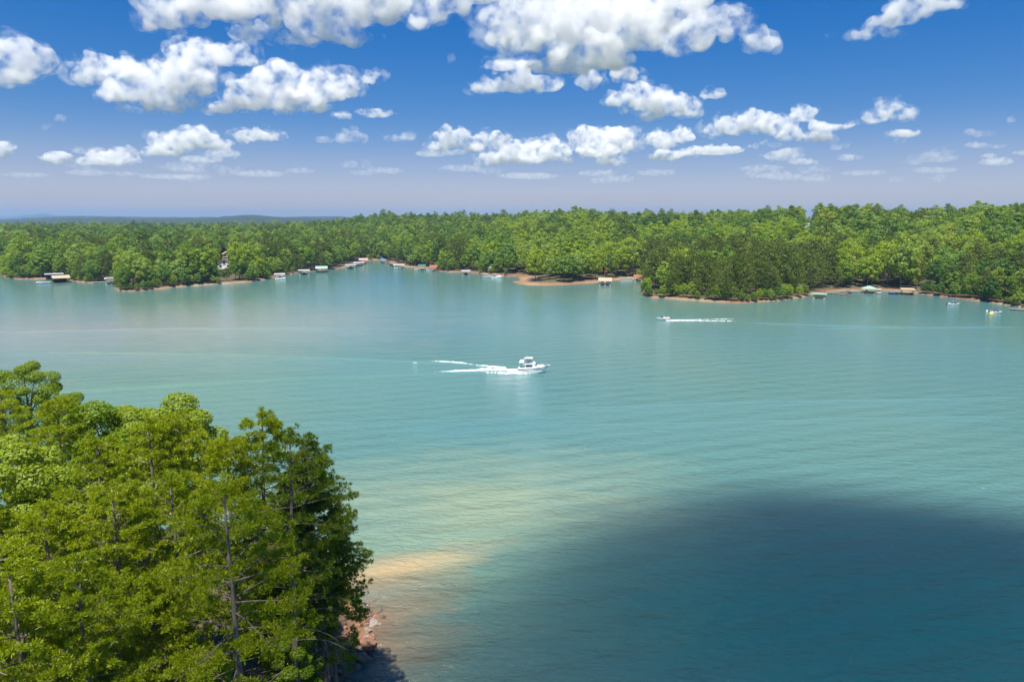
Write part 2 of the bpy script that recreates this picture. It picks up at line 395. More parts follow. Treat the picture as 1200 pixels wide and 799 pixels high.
# ripples: fine wind chop and longer swell bands
r1 = noise_tex(1.1, 5, 0.62, (0.55, 1.0, 1), 0.18, 0.4)
r2 = noise_tex(0.30, 3, 0.5, (0.35, 1.0, 1), 0.14, 0.6)
wv = n.new('ShaderNodeTexWave'); wv.wave_type = 'BANDS'; wv.bands_direction = 'Y'; wv.wave_profile = 'SIN'
mpw = n.new('ShaderNodeMapping'); mpw.inputs['Rotation'].default_value = (0, 0, -0.33); l.new(pos, mpw.inputs[0]); l.new(mpw.outputs[0], wv.inputs['Vector'])
wv.inputs['Scale'].default_value = 0.06; wv.inputs['Distortion'].default_value = 6.0; wv.inputs['Detail'].default_value = 3; wv.inputs['Detail Scale'].default_value = 0.16
vd = n.new('ShaderNodeVectorMath'); vd.operation = 'LENGTH'; l.new(pos, vd.inputs[0])
nearw = math_node(n, l, 'MULTIPLY_ADD', vd.outputs['Value'], -1/160.0, 1.45, clamp=True)
calm = math_node(n, l, 'MULTIPLY_ADD', math_node(n, l, 'MULTIPLY_ADD', vd.outputs['Value'], -1/200.0, 1.35, clamp=True), 0.72, 0.28)
h = math_node(n, l, 'MULTIPLY', r1, 0.30)
h = math_node(n, l, 'MULTIPLY_ADD', r2, 0.42, h)
h = math_node(n, l, 'MULTIPLY', h, math_node(n, l, 'MULTIPLY_ADD', nearw, 1.0, calm))
h = math_node(n, l, 'MULTIPLY_ADD', math_node(n, l, 'MULTIPLY', wv.outputs['Fac'], nearw), 0.28, h)
bp = n.new('ShaderNodeBump'); bp.inputs['Strength'].default_value = 1.0; bp.inputs['Distance'].default_value = 1.0
l.new(h, bp.inputs['Height']); l.new(bp.outputs[0], b.inputs['Normal'])

wv_v = []; wv_f = []
def quad_sheet():
    q = 45000.0
    wv_v.extend([(-q, -q*0.1, 0), (q, -q*0.1, 0), (q, q, 0), (-q, q, 0)]); wv_f.append((0, 1, 2, 3))
quad_sheet()
def catmull(pts, n_):
    pts = np.array(pts, float); d = np.r_[0, np.cumsum(np.hypot(*np.diff(pts, axis=0).T))]
    t = np.linspace(0, d[-1], n_); return np.stack([np.interp(t, d, pts[:, 0]), np.interp(t, d, pts[:, 1])], 1)
def swell(px_pts, width, height, fade=0.15):
    w = catmull([P(*p)[:2] for p in px_pts], 160)
    for _ in range(12): w[1:-1] = (w[:-2] + w[2:] + 2*w[1:-1])/4
    tg = np.gradient(w, axis=0); nm = np.stack([-tg[:, 1], tg[:, 0]], 1)/np.hypot(*tg.T)[:, None]
    prof = [(-1, -0.02), (-0.6, 0.12), (-0.25, 0.7), (0, 1.0), (0.2, 0.75), (0.55, 0.15), (1, -0.02)]
    b0 = len(wv_v); k = len(prof)
    for i in range(len(w)):
        s = i/(len(w) - 1); am = min(1, s/fade, (1 - s)/fade)
        am *= 0.75 + 0.5*vnoise(np.array([w[i, 0]]), np.array([w[i, 1]]), 6, 11)[0]
        for a, hgt in prof:
            p = w[i] + nm[i]*a*width/2*(0.8 + 0.4*am)
            wv_v.append((p[0], p[1], hgt*height*am if hgt > 0 else -0.02))
    for i in range(len(w) - 1):
        for j in range(k - 1):
            wv_f.append((b0 + i*k + j, b0 + (i + 1)*k + j, b0 + (i + 1)*k + j + 1, b0 + i*k + j + 1))
swell([(600, 436), (560, 436.5), (500, 438.5), (450, 440.5), (400, 442), (330, 445), (200, 452), (90, 458.5), (20, 462)], 4.2, 0.5)
swell([(600, 431.5), (565, 429), (530, 426), (495, 424.5), (440, 422), (380, 419.5), (300, 416.5), (200, 414.5), (0, 412)], 4.0, 0.42)
swell([(480, 385), (420, 384), (300, 384), (200, 385), (60, 387.5), (-60, 390)], 3.6, 0.3)
swell([(640, 478), (760, 475), (900, 470), (1050, 468), (1210, 464)], 2.4, 0.14)
swell([(420, 505), (520, 502), (640, 498), (820, 495), (1000, 490), (1210, 486)], 2.2, 0.14)
swell([(330, 496), (430, 494), (560, 491), (700, 487)], 2.2, 0.12)
swell([(950, 385), (1040, 384), (1210, 383)], 3.0, 0.2)
swell([(870, 378), (960, 381), (1080, 383.5)], 3.0, 0.2)
wme = bpy.data.meshes.new('water'); wme.from_pydata(wv_v, [], wv_f); wme.update()
for p_ in wme.polygons: p_.use_smooth = p_.index > 0
water = tag(link('water', wme, M['water']), kind='structure')

# ------------------------------------------------------------------ summer haze over the lake
hm = bpy.data.materials.new('summer_haze'); hm.use_nodes = True
hm.node_tree.nodes.remove(hm.node_tree.nodes['Principled BSDF'])
hv = hm.node_tree.nodes.new('ShaderNodeVolumePrincipled'); hv.inputs['Color'].default_value = (0.42, 0.66, 1.0, 1); hv.inputs['Density'].default_value = 0.000085
hv.inputs['Anisotropy'].default_value = 0.2
hm.node_tree.links.new(hv.outputs[0], hm.node_tree.nodes['Material Output'].inputs['Volume'])
hm.cycles.homogeneous_volume = True
hb = MB().box((0, 9500, 130), (44000, 22000, 270))
tag(hb.build('haze', hm), kind='stuff')

# ------------------------------------------------------------------ cumulus clouds: solid bodies of fine droplets
def cloud_mat(name, dens, least=0.0):
    m = bpy.data.materials.new(name); m.use_nodes = True
    n, l = m.node_tree.nodes, m.node_tree.links
    n.remove(n['Principled BSDF'])
    v = n.new('ShaderNodeVolumeScatter'); v.inputs['Color'].default_value = (0.990, 0.990, 0.993, 1); v.inputs['Density'].default_value = dens
    v.inputs['Anisotropy'].default_value = 0.0
    l.new(v.outputs[0], n['Material Output'].inputs['Volume'])
    g = n.new('ShaderNodeNewGeometry'); t = n.new('ShaderNodeTexNoise'); t.inputs['Scale'].default_value = 1/150.0; t.inputs['Detail'].default_value = 6; t.inputs['Roughness'].default_value = 0.6
    l.new(g.outputs['Position'], t.inputs['Vector'])
    q = n.new('ShaderNodeMapRange'); q.inputs['From Min'].default_value = 0.45; q.inputs['From Max'].default_value = 0.72; q.inputs['To Max'].default_value = dens*2.2; q.inputs['To Min'].default_value = max(least, dens*0.05)
    l.new(t.outputs['Fac'], q.inputs['Value']); l.new(q.outputs[0], v.inputs['Density'])
    m.cycles.homogeneous_volume = False; m.cycles.volume_step_rate = 0.15
    return m
M['cloud'] = cloud_mat('cloud_droplets', 0.0105)
M['cloud_dense'] = cloud_mat('dense_cloud_droplets', 0.018, 0.012)
M['cloud_fringe'] = cloud_mat('cloud_fringe_droplets', 0.0032)
for q_ in M['cloud_fringe'].node_tree.nodes:
    if q_.type == 'MAP_RANGE': q_.inputs['From Min'].default_value = 0.50; q_.inputs['From Max'].default_value = 0.72; q_.inputs['To Min'].default_value = 0.0
M['cloud_thin'] = cloud_mat('thin_cloud_droplets', 0.0035)
M['cloud_faint'] = cloud_mat('faint_cloud_droplets', 0.0014)
ICO = None
def ico(sub=2):
    global ICO
    if ICO is None:
        bm = bmesh.new(); bmesh.ops.create_icosphere(bm, subdivisions=sub, radius=1)
        ICO = (np.array([v.co[:] for v in bm.verts]), np.array([[v.index for v in f.verts] for f in bm.faces])); bm.free()
    return ICO
def cloud_body(name, balls, vox, base_z, disp, material, seed):
    """balls: (x, y, z, rx, ry, rz). The union is remeshed and roughened with fractal noise."""
    V0, F0 = ico(); VV = []; FF = []
    for i, (x, y, z, a, b_, c) in enumerate(balls):
        VV.append(V0*np.array([a, b_, c]) + np.array([x, y, z])); FF.append(F0 + i*len(V0))
    VV = np.concatenate(VV); cen = VV.mean(0); cen[2] = base_z
    me = mesh_np(name, VV - cen, np.concatenate(FF))
    o = bpy.data.objects.new(name, me); COL.objects.link(o)
    md = o.modifiers.new('r', 'REMESH'); md.mode = 'VOXEL'; md.voxel_size = vox; md.use_smooth_shade = True
    dg = bpy.context.evaluated_depsgraph_get(); dg.update()
    ev = bpy.data.meshes.new_from_object(o.evaluated_get(dg)); o.modifiers.clear(); o.data = ev; bpy.data.meshes.remove(me)
    ev.name = name
    nv = len(ev.vertices); co = np.empty(nv*3, np.float32); ev.vertices.foreach_get('co', co); co = co.reshape(-1, 3)
    nm = np.empty(nv*3, np.float32); ev.vertices.foreach_get('normal', nm); nm = nm.reshape(-1, 3)
    sz = disp*2.6
    off = Vector((seed*13.1, seed*7.7, seed*3.3))
    ns = np.array([mnoise.fractal(Vector(p)/sz + off, 0.62, 2.15, 6) for p in co.tolist()])
    ns2 = np.array([mnoise.noise(Vector(p)/(sz*3.1) + off*1.7) for p in co.tolist()])
    up = np.clip(nm[:, 2]*0.5 + 0.75, 0.25, 1)[:, None]
    co = co + nm*(ns*disp*0.62 + ns2*disp*0.8)[:, None]*up
    lo = co[:, 2] < 0
    co[lo, 2] *= 0.45
    ev.vertices.foreach_set('co', co.astype(np.float32).ravel()); ev.update()
    md = o.modifiers.new('r', 'REMESH'); md.mode = 'VOXEL'; md.voxel_size = vox*0.85
    dg = bpy.context.evaluated_depsgraph_get(); dg.update()
    e2 = bpy.data.meshes.new_from_object(o.evaluated_get(dg)); o.modifiers.clear(); o.data = e2; bpy.data.meshes.remove(ev); e2.name = name; ev = e2
    ev.materials.clear(); ev.materials.append(material)
    o.location = cen
    return o
def cloud(blobs, base_py, label, material='cloud', group=None, base_alt=1250.0, depth_k=0.75, seed=1, k=1.1):
    """blobs in photo pixels (x, y, rx, ry), stood at the distance at which the flat cloud base lies"""
    rg = np.random.default_rng(seed)
    ang = math.atan((399.5 - base_py)/F) - PITCH
    D = (base_alt - CAM_H)/math.tan(ang)
    balls = []
    x0 = sum(b_[0] for b_ in blobs)/len(blobs)
    dd = ray(x0, base_py); hx = math.hypot(dd.x, dd.y)
    sc = D/hx/F                         # metres per pixel
    for (x, y, rx, ry) in blobs:
        rx *= k; ry *= k
        c = ray(x, y); t = D/hx          # one upright plane facing the viewer, then spread in depth
        cx, cy_, cz = c.x*t, c.y*t, CAM_H + c.z*t
        dy = rg.uniform(-0.5, 0.5)*rx*sc*depth_k
        balls.append((cx, cy_ + dy, cz, rx*sc*0.86, rx*sc*depth_k*0.8, ry*sc*0.86))
        for _ in range(int(9 + rx*0.35)):
            th = rg.uniform(-0.35*math.pi, 1.35*math.pi); q = rg.uniform(0.55, 0.98)
            s = rg.uniform(0.28, 0.52)*min(rx, ry*1.3)*sc
            balls.append((cx + math.cos(th)*q*rx*sc*0.9, cy_ + dy + rg.uniform(-0.7, 0.7)*rx*sc*depth_k, cz + math.sin(th)*q*ry*sc*0.9, s*1.15, s, s*0.85))
    mr = np.mean([min(b_[2], b_[3]) for b_ in blobs])*sc
    bz = CAM_H + (D/hx)*ray(x0, base_py).z
    o = cloud_body('cumulus_cloud', balls, max(mr/9.0, sc*1.2), bz, mr*0.55, M[material], seed)
    if material == 'cloud':         # torn, thinner edge of the cloud
        c0 = np.array([q[:3] for q in balls]).mean(0); fr = []
        for (x, y, z, a, b_, c_) in balls[::2]:
            p_ = c0 + (np.array([x, y, z]) - c0)*np.array([1.10, 1.1, 1.13]); fr.append((*p_, a*1.32, b_*1.15, c_*1.24))
        fo = cloud_body('fringe', fr, max(mr/6.0, sc*1.6), bz - mr*0.12, mr*0.75, M['cloud_fringe'], seed + 200)
        fo.location = fo.location - o.location; fo.parent = o
    return tag(o, label, 'cloud', group)

BIG = 'large white cumulus clouds'
cloud([(-22,72,38,24),(12,62,24,19),(38,68,20,17),(18,86,28,12),(-20,85,30,15)], 100, 'rounded white cloud cut off by the picture edge, over the far wooded plain', seed=11)
cloud([(120,80,22,16),(150,86,20,15),(178,80,14,11),(213,70,19,18),(245,64,24,14),(278,66,19,12),(200,95,28,18),(162,104,28,16),(190,118,32,12),(225,90,22,16),(128,97,15,8)], 133, 'ragged white cloud with an upswept arm, beside the dome-topped cloud', seed=12)
cloud([(262,127,18,6),(285,112,18,15),(318,99,26,21),(344,91,20,17),(370,98,22,15),(400,101,22,12),(430,92,15,6),(345,118,38,12),(300,121,24,9),(380,112,28,9),(416,107,14,7)], 132, 'bright dome-topped white cloud with a flat grey base', seed=13)
cloud([(188,22,26,12),(220,12,34,17),(270,6,44,19),(330,3,44,23),(378,24,32,23),(402,40,22,15),(440,8,32,24),(300,40,28,8),(345,42,28,9),(418,46,26,8)], 58, 'broad grey-white cloud bank at the top of the sky above the ragged cloud', seed=14)
cloud([(502,14,20,16),(530,4,28,13),(560,-6,30,12)], 36, 'small white cloud at the top edge between the two broad cloud banks', seed=15)
cloud([(602,32,28,24),(640,20,44,27),(690,18,48,28),(740,13,48,28),(788,3,36,18),(620,52,38,15),(680,55,48,18),(740,44,38,18),(655,74,44,10),(700,70,40,12)], 84, 'largest white cloud, heaped with a grey underside at the top of the sky', seed=16)
cloud([(572,100,20,9),(605,98,22,12),(644,100,17,9),(690,97,13,12),(732,88,16,8),(600,78,36,7)], 110, 'low strip of white puffs under the largest cloud', seed=17)
cloud([(808,46,26,16),(838,28,28,15),(864,29,18,13),(890,50,16,12),(800,60,14,7)], 64, 'white cloud of three lumps beside the largest cloud', seed=18)
cloud([(728,119,20,7),(750,108,14,11),(775,122,27,15),(800,125,17,11),(832,113,15,4),(745,128,12,7)], 139, 'white cloud with pointed wisps under the largest cloud', seed=19)
cloud([(1010,42,16,6),(1035,30,15,11),(1060,15,26,14),(1095,4,30,10),(1045,38,12,6)], 46, 'slanting white cloud alone in the deep blue sky', seed=20)
cloud([(512,172,14,5),(530,163,15,11),(555,168,17,9),(575,165,13,9)], 178, 'small white cloud standing above the cove where the far shores meet', seed=21)
cloud([(580,187,17,7),(605,178,17,12),(635,175,19,13),(655,180,17,9),(680,163,13,12),(700,165,15,11),(725,163,20,13),(700,178,28,7),(712,190,16,5),(620,187,24,5)], 193, 'long heaped row of white cloud low above the wooded spit', seed=22)
cloud([(775,165,15,9),(795,160,15,8),(780,183,18,6),(805,179,15,5),(840,177,36,5)], 187, 'pair of small white clouds low above the dark pine headland', seed=23)
cloud([(835,152,11,8),(860,148,17,11),(885,145,19,13),(915,145,17,11),(943,134,10,9),(925,160,17,6),(962,161,17,6),(960,150,15,5),(985,148,18,5)], 166, 'long broken chain of white puffs over the bright hillside', seed=24)
cloud([(1020,138,13,8),(1038,128,13,10),(1060,133,13,8)], 145, 'white two-headed puff at the end of the broken cloud chain', seed=25)
cloud([(1055,157,20,5)], 162, 'thin flat white cloud just below the two-headed puff', seed=26)
LOW = 'faint low clouds near the horizon'
lows = [([(65,185,18,7)],192,'c'),([(125,185,26,9),(105,189,14,5)],194,'c'),([(200,166,26,9),(225,161,24,10),(250,170,20,6),(190,178,28,5)],182,'c'),([(295,158,28,7),(322,160,12,6)],167,'c'),([(3,177,15,9)],186,'c'),
        ([(260,180,24,5),(240,188,28,4)],192,'t'),([(402,135,11,5),(440,133,22,5)],139,'c'),([(410,160,18,7),(380,164,12,4)],167,'t'),([(465,163,18,4)],168,'t'),
        ([(450,200,25,4),(425,203,16,3)],206,'f'),([(700,203,25,4)],208,'f'),([(920,182,24,6),(945,189,20,4)],194,'t'),([(995,185,16,4)],190,'t'),([(1090,186,28,6),(1070,190,16,4)],193,'f'),
        ([(1165,190,20,5)],196,'t'),([(1100,199,28,4)],204,'f'),([(100,202,28,4),(150,204,24,3)],208,'f'),([(620,206,40,4)],211,'f'),([(890,197,28,4)],202,'f'),([(1185,140,5,4)],144,'t'),([(1158,183,11,3)],187,'t'),([(530,68,5,6)],75,'t'),([(975,42,7,4)],46,'t'),
        ([(30,205,30,3)],209,'f'),([(300,203,34,4),(350,200,20,3)],208,'f'),([(540,198,26,4)],203,'f'),([(770,202,26,4)],207,'f'),([(1010,203,30,3)],207,'f'),([(200,207,40,3)],211,'f')]
lrg = np.random.default_rng(55)
for _ in range(18):
    x, y = lrg.uniform(20, 1180), lrg.uniform(128, 180); wd = lrg.uniform(6, 20)
    lows.append(([(x + lrg.uniform(-0.8, 0.8)*wd, y + lrg.uniform(-2.5, 1.5), wd*lrg.uniform(0.4, 0.8), lrg.uniform(2.5, 5)) for _q in range(3)], y + 4, 't'))
for _ in range(26):
    x, y = lrg.uniform(-20, 1220), lrg.uniform(176, 212); wd = lrg.uniform(9, 30)
    lows.append(([(x + lrg.uniform(-0.8, 0.8)*wd, y + lrg.uniform(-2.5, 1.5), wd*lrg.uniform(0.4, 0.8), lrg.uniform(2.5, 5.5)) for _q in range(3)], y + 4, 't' if y < 194 and lrg.uniform() < 0.6 else 'f'))
for i, (bl, by, kd) in enumerate(lows):
    cloud(bl, by, {'c': 'small white cumulus puff drifting low in the hazy sky', 't': 'thin small wisp of cloud in the blue sky', 'f': 'faint pale streak of cloud just above the horizon haze'}[kd],
          {'c': 'cloud', 't': 'cloud_thin', 'f': 'cloud_faint'}[kd], {'c': 'small low cumulus puffs', 't': 'thin small wisps of cloud', 'f': 'faint cloud streaks above the horizon'}[kd], seed=40 + i)

# the cumulus overhead, out of the frame, whose shadow lies on the near water
def overhead():
    alt = 900.0
    edge = [(1230, 612), (1200, 606), (1100, 590), (1000, 577), (900, 566), (850, 568), (780, 584), (720, 606), (660, 634), (600, 655), (540, 672), (470, 690)]
    pts = [P(x, y) for x, y in edge]
    poly = np.array([(p.x, p.y) for p in pts] + [(-13, 66), (-17, 57), (-20, 48), (-20, 20), (-12, -80), (60, -150), (190, -120), (240, -20), (200, 60), (130, 86)])
    off = np.array([sun_dir.x, sun_dir.y])/sun_dir.z*alt
    rg = np.random.default_rng(99); balls = []
    q = rg.uniform([-60, -160], [260, 130], (2200, 2))
    d = poly_sd(q, poly)
    for (x, y), dd in zip(q, d):
        if dd < 8: continue
        r = min(dd*0.92, 46)*rg.uniform(0.8, 1.0)
        if r < 6: continue
        if r < 30 or rg.uniform() < 0.12: balls.append((x + off[0], y + off[1], alt + rg.uniform(0, 0.5)*r, r, r, r*1.3))
    o = cloud_body('cumulus_cloud', balls, 7.0, alt, 9.0, M['cloud_dense'], 77)
    tag(o, 'small cumulus overhead, shading the water beside the near point', 'cloud')
overhead()

# ------------------------------------------------------------------ trees
def unit(v): return v/np.maximum(np.linalg.norm(v, axis=-1, keepdims=True), 1e-9)
def rnd_unit(rg, n_): return unit(rg.normal(size=(n_, 3)))

def cards(rg, pts, nrm, size, jit=0.42, asp=0.62):
    """one small pointed leaf face per point"""
    n_ = len(pts); nn = unit(nrm + rg.normal(size=(n_, 3))*jit)
    a = unit(np.cross(nn, rnd_unit(rg, n_))); b_ = np.cross(nn, a)
    s = (np.broadcast_to(size, (n_,))*rg.uniform(0.7, 1.3, n_))[:, None]
    bend = nn*s*0.18
    V = np.stack([pts + a*s, pts + b_*s*asp - bend, pts - a*s, pts - b_*s*asp - bend], 1).reshape(-1, 3)
    return V, np.arange(n_*4).reshape(n_, 4)

def lobe_points(rg, c, rad, n_, away, inner=0.25):
    """points on the outer shell of an ellipsoid lobe, fewer on the side that faces the crown's middle"""
    d = rnd_unit(rg, n_*2)
    keep = (d @ away) > rg.uniform(-1.0, 0.25, n_*2); d = d[keep][:n_]
    q = np.where(rg.uniform(size=len(d)) < inner, rg.uniform(0.45, 0.9, len(d)), rg.uniform(0.88, 1.12, len(d)))[:, None]
    return c + d*rad*q, unit(d/np.asarray(rad))

def hardwood(seed, H, width, lobes, per, leaf, low=0.26, lumps=1.0):
    rg = np.random.default_rng(seed)
    cz, rz, rx = H*(low + 1)/2, H*(1 - low)/2*0.86, width/2*0.74
    PT, NM = [], []
    ax = rg.uniform(0.85, 1.15)
    limbs = []
    ga = math.pi*(3 - math.sqrt(5))
    for i in range(lobes):
        zz = 1 - 1.72*(i + 0.5)/lobes + rg.uniform(-0.08, 0.08); zz = max(-0.8, min(1, zz)); th = ga*i + rg.uniform(-0.35, 0.35)
        rr_ = math.sqrt(max(0, 1 - zz*zz))
        d = np.array([rr_*math.cos(th)*ax, rr_*math.sin(th)/ax, zz])
        k = rg.uniform(0.82, 1.12)
        c = np.array([0, 0, cz]) + d*np.array([rx, rx, rz])*k
        lr = width*rg.uniform(0.15, 0.235)*lumps*(1.5/math.sqrt(max(lobes/12, 1)))/1.5*1.15
        rad = np.array([lr, lr, lr*rg.uniform(0.62, 0.85)])
        p, nn = lobe_points(rg, c, rad, int(per*rg.uniform(0.8, 1.2)), unit(d + np.array([0, 0, 0.45])))
        PT.append(p); NM.append(nn); limbs.append(c)
    core = rnd_unit(rg, per*2); PT.append(np.array([0, 0, cz]) + core*np.array([rx, rx, rz])*rg.uniform(0.35, 0.9, (len(core), 1))); NM.append(core)
    p, nn = np.concatenate(PT), np.concatenate(NM)
    nn = unit(nn + np.array([0, 0, 0.25]))
    V, Fq = cards(rg, p, nn, leaf)
    tb = MB(); bx_, by_ = rg.uniform(-0.02, 0.02, 2)*H
    tb.tube([(0, 0, -1.2), (bx_*0.3, by_*0.3, H*low*0.6), (bx_, by_, cz), (bx_*0.6, by_*0.6, H*0.86)], [H*0.016, H*0.0135, H*0.009, H*0.003], 8)
    for c in limbs[::max(1, lobes//9)]:
        s0 = np.array([bx_*0.6, by_*0.6, min(max(H*low*0.8, c[2]*0.62), H*0.7)])
        tb.tube([s0, s0*0.5 + c*0.5 + np.array([0, 0, H*0.02]), c], [H*0.006, H*0.004, H*0.0015], 5)
    return V, Fq, tb

def pine_far(seed, H, width):
    rg = np.random.default_rng(seed); PT, NM = [], []
    tb = MB(); tb.tube([(0, 0, -1.2), (rg.uniform(-.2, .2), rg.uniform(-.2, .2), H*0.5), (0, 0, H*0.97)], [H*0.013, H*0.0095, H*0.002], 7)
    n_ = 34
    for i in range(n_):
        t = (i + 0.5)/n_; z = H*(0.20 + 0.77*t)
        env = width/2*(math.sin(math.pi*min(1, 0.22 + 0.78*t)))**0.75*rg.uniform(0.45, 1.05)
        th = i*2.4 + rg.uniform(-0.5, 0.5)
        c = np.array([math.cos(th)*env*0.78, math.sin(th)*env*0.78, z + rg.uniform(-0.5, 0.5)])
        rad = np.array([rg.uniform(1.1, 1.8), rg.uniform(1.1, 1.8), rg.uniform(0.6, 1.0)])*width/8.6
        p, nn = lobe_points(rg, c, rad, 40, unit(np.array([math.cos(th)*0.4, math.sin(th)*0.4, 0.9])), 0.35)
        PT.append(p); NM.append(nn)
        if i % 2 == 0: tb.tube([(0, 0, z - 0.5), tuple(c)], [H*0.004, H*0.0015], 4)
    V, Fq = cards(rg, np.concatenate(PT), np.concatenate(NM), 0.42, 0.7, 0.5)
    return V, Fq, tb

def pine_near(seed, H, width, live=0.42, dead=10, k=34, dens=1.0):
    """pine with whorled boughs, tufts of needles on their outer halves and bare dead boughs below"""
    rg = np.random.default_rng(seed)
    tb = MB(); lean = rg.uniform(-0.018, 0.018, 2)*H; wob = rg.uniform(0, 6.28, 2)
    def axis(z):
        t = z/H
        return np.array([lean[0]*t + 0.12*math.sin(3.1*t + wob[0]), lean[1]*t + 0.12*math.sin(3.4*t + wob[1]), z])
    zs = np.linspace(-1.0, H, 14); tb.tube([axis(max(z, -1)) for z in zs], [0.012*H*(1 - 0.93*max(0, z)/H)**0.85 + 0.012 for z in zs], 9)
    TP, TA = [], []
    z = H*live
    def bough(z, th, L, rise, leafy):
        s = axis(z); dr = np.array([math.cos(th), math.sin(th), 0.0])
        pts = []
        for q in np.linspace(0, 1, 6):
            pts.append(s + dr*L*q + np.array([0, 0, L*(rise*q - (0.30 if leafy else 0.42)*q*q + (0.14*q**3 if leafy else 0))]))
        side = np.array([-dr[1], dr[0], 0.0]); cv = rg.uniform(-0.12, 0.12)*L
        pts = [p_ + side*cv*(i/5.0)**2 for i, p_ in enumerate(pts)]
        r0 = 0.012 + 0.011*L
        tb.tube(pts, [r0*(1 - 0.8*i/5) for i in range(6)], 5)
        pts = np.array(pts)
        def at(q):
            f = q*5; i = min(int(f), 4); return pts[i]*(1 - f + i) + pts[i + 1]*(f - i)
        if not leafy:
            for _ in range(rg.integers(1, 4)):
                q = rg.uniform(0.4, 0.9); p_ = at(q); sd = side*rg.choice([-1, 1])
                tb.tube([p_, p_ + (sd*0.7 + dr*0.6)*L*0.18 - np.array([0, 0, L*0.05])], [0.018, 0.006], 4)
            return
        nsub = max(3, int(L*2.0*dens))
        for j in range(nsub):
            q = 0.46 + 0.54*(j + rg.uniform(0.2, 0.8))/nsub; p_ = at(min(q, 1)); sg = 1 if j % 2 else -1
            sl_ = L*(0.16 + 0.26*(1 - q))*rg.uniform(0.8, 1.3) + 0.25
            e = p_ + (side*sg*0.85 + dr*0.65)*sl_ + np.array([0, 0, sl_*rg.uniform(0.0, 0.3)])
            tb.tube([p_, e], [0.016, 0.006], 3, False)
            m_ = max(3, int(sl_/0.2))
            for h_ in range(m_):
                f = 0.35 + 0.65*(h_ + 0.75)/m_; TP.append(p_*(1 - f) + e*f + rg.normal(size=3)*np.array([0.13, 0.13, 0.07])); TA.append(unit(e - p_)*0.6 + np.array([0, 0, 0.75]))
        for q in (0.7, 0.85, 1.0): TP.append(at(q) + rg.normal(size=3)*0.06); TA.append(dr*0.6 + np.array([0, 0, 0.7]))
    while z < H - 0.4:
        t = (z - H*live)/(H*(1 - live))
        env = width/2*(min(1, 0.55 + 1.6*t) if t < 0.28 else (1 - ((t - 0.28)/0.72)**1.5*0.86))
        th0 = rg.uniform(0, 6.28); nb = int(rg.integers(3, 6))
        for j in range(nb):
            if rg.uniform() < 0.10: continue
            bough(z + rg.uniform(-0.2, 0.2), th0 + j*6.283/nb + rg.uniform(-0.35, 0.35), max(0.5, env*rg.uniform(0.62, 1.12)), 0.12 + 0.75*t*t + rg.uniform(-0.08, 0.12), True)
        z += rg.uniform(0.75, 1.25)*(1.0 if t < 0.7 else 0.62)
    for j in range(dead):
        bough(H*(live*rg.uniform(0.42, 1.08)), rg.uniform(0, 6.28), width*rg.uniform(0.22, 0.46), rg.uniform(0.3, 0.55), False)
    for _ in range(6): TP.append(axis(H) + rg.normal(size=3)*np.array([0.12, 0.12, 0.2])); TA.append(np.array([0, 0, 1.0]))
    TP, TA = np.array(TP), unit(np.array(TA)); nt_ = len(TP)
    d = unit(np.repeat(TA, k, 0)*0.62 + rnd_unit(rg, nt_*k)); c = np.repeat(TP, k, 0)
    L = rg.uniform(0.20, 0.36, (nt_*k, 1)); wv_ = unit(np.cross(d, rnd_unit(rg, nt_*k)))*rg.uniform(0.018, 0.034, (nt_*k, 1))
    V = np.stack([c + d*0.05, c + d*L*0.6 + wv_, c + d*L, c + d*L*0.6 - wv_], 1).reshape(-1, 3)
    return V, np.arange(len(V)).reshape(-1, 4), tb

PROTO = {}
def proto(key, crown, trunk, crown_mat, bark):
    cm = mesh_np('crown', crown[0], crown[1]); cm.materials.append(crown_mat)
    tm = trunk.mesh('trunk', True); tm.materials.append(bark)
    PROTO[key] = (cm, tm)
def variant(key, src, crown_mat):
    cm = PROTO[src][0].copy(); cm.materials.clear(); cm.materials.append(crown_mat); PROTO[key] = (cm, PROTO[src][1])
def tree(name, key, loc, rz, sc, label, cat, group=None, tilt=(0, 0)):
    root = empty(name, loc, rz); root.rotation_euler = (tilt[0], tilt[1], rz); root.scale = sc if isinstance(sc, tuple) else (sc, sc, sc)
    tag(root, label, cat, group)
    tr = bpy.data.objects.new('trunk', PROTO[key][1]); COL.objects.link(tr); tr.parent = root
    cr = bpy.data.objects.new('crown', PROTO[key][0]); COL.objects.link(cr); cr.parent = root
    return root

# --- kinds of tree on the far shores
M['hard_bright'] = foliage('bright_far_leaves', [(0.2438, 0.3534, 0.0132), (0.2926, 0.3876, 0.0132), (0.2633, 0.3762, 0.066), (0.3023, 0.3762, 0.022)], 0.4, 0.5)
M['hard_mid'] = foliage('mid_far_leaves', [(0.1365, 0.2451, 0.0154), (0.1902, 0.3021, 0.0165), (0.1609, 0.285, 0.044), (0.2194, 0.3078, 0.0165), (0.1463, 0.2508, 0.0275)], 0.38, 0.5)
M['hard_dark'] = foliage('dark_far_leaves', [(0.078, 0.1596, 0.0176), (0.1121, 0.2052, 0.0198), (0.1317, 0.1995, 0.0154)], 0.34, 0.5)
NHW, NPF = 5, 4
for i in range(NHW):
    c_ = hardwood(100 + i, [20, 18, 22, 19, 16][i], [12.5, 11.5, 13, 10.5, 11.5][i], [26, 30, 28, 22, 32][i], 88, 0.42, 0.12)
    proto(('hard_mid', i), c_[:2], c_[2], M['hard_mid'], M['bark_hard'])
    variant(('hard_bright', i), ('hard_mid', i), M['hard_bright']); variant(('hard_dark', i), ('hard_mid', i), M['hard_dark'])
for i in range(NPF):
    c_ = pine_far(200 + i, [21, 19, 23, 20][i], [12, 11, 12.5, 11.5][i]); proto(('pine', i), c_[:2], c_[2], M['pine_far'], M['bark_pine'])

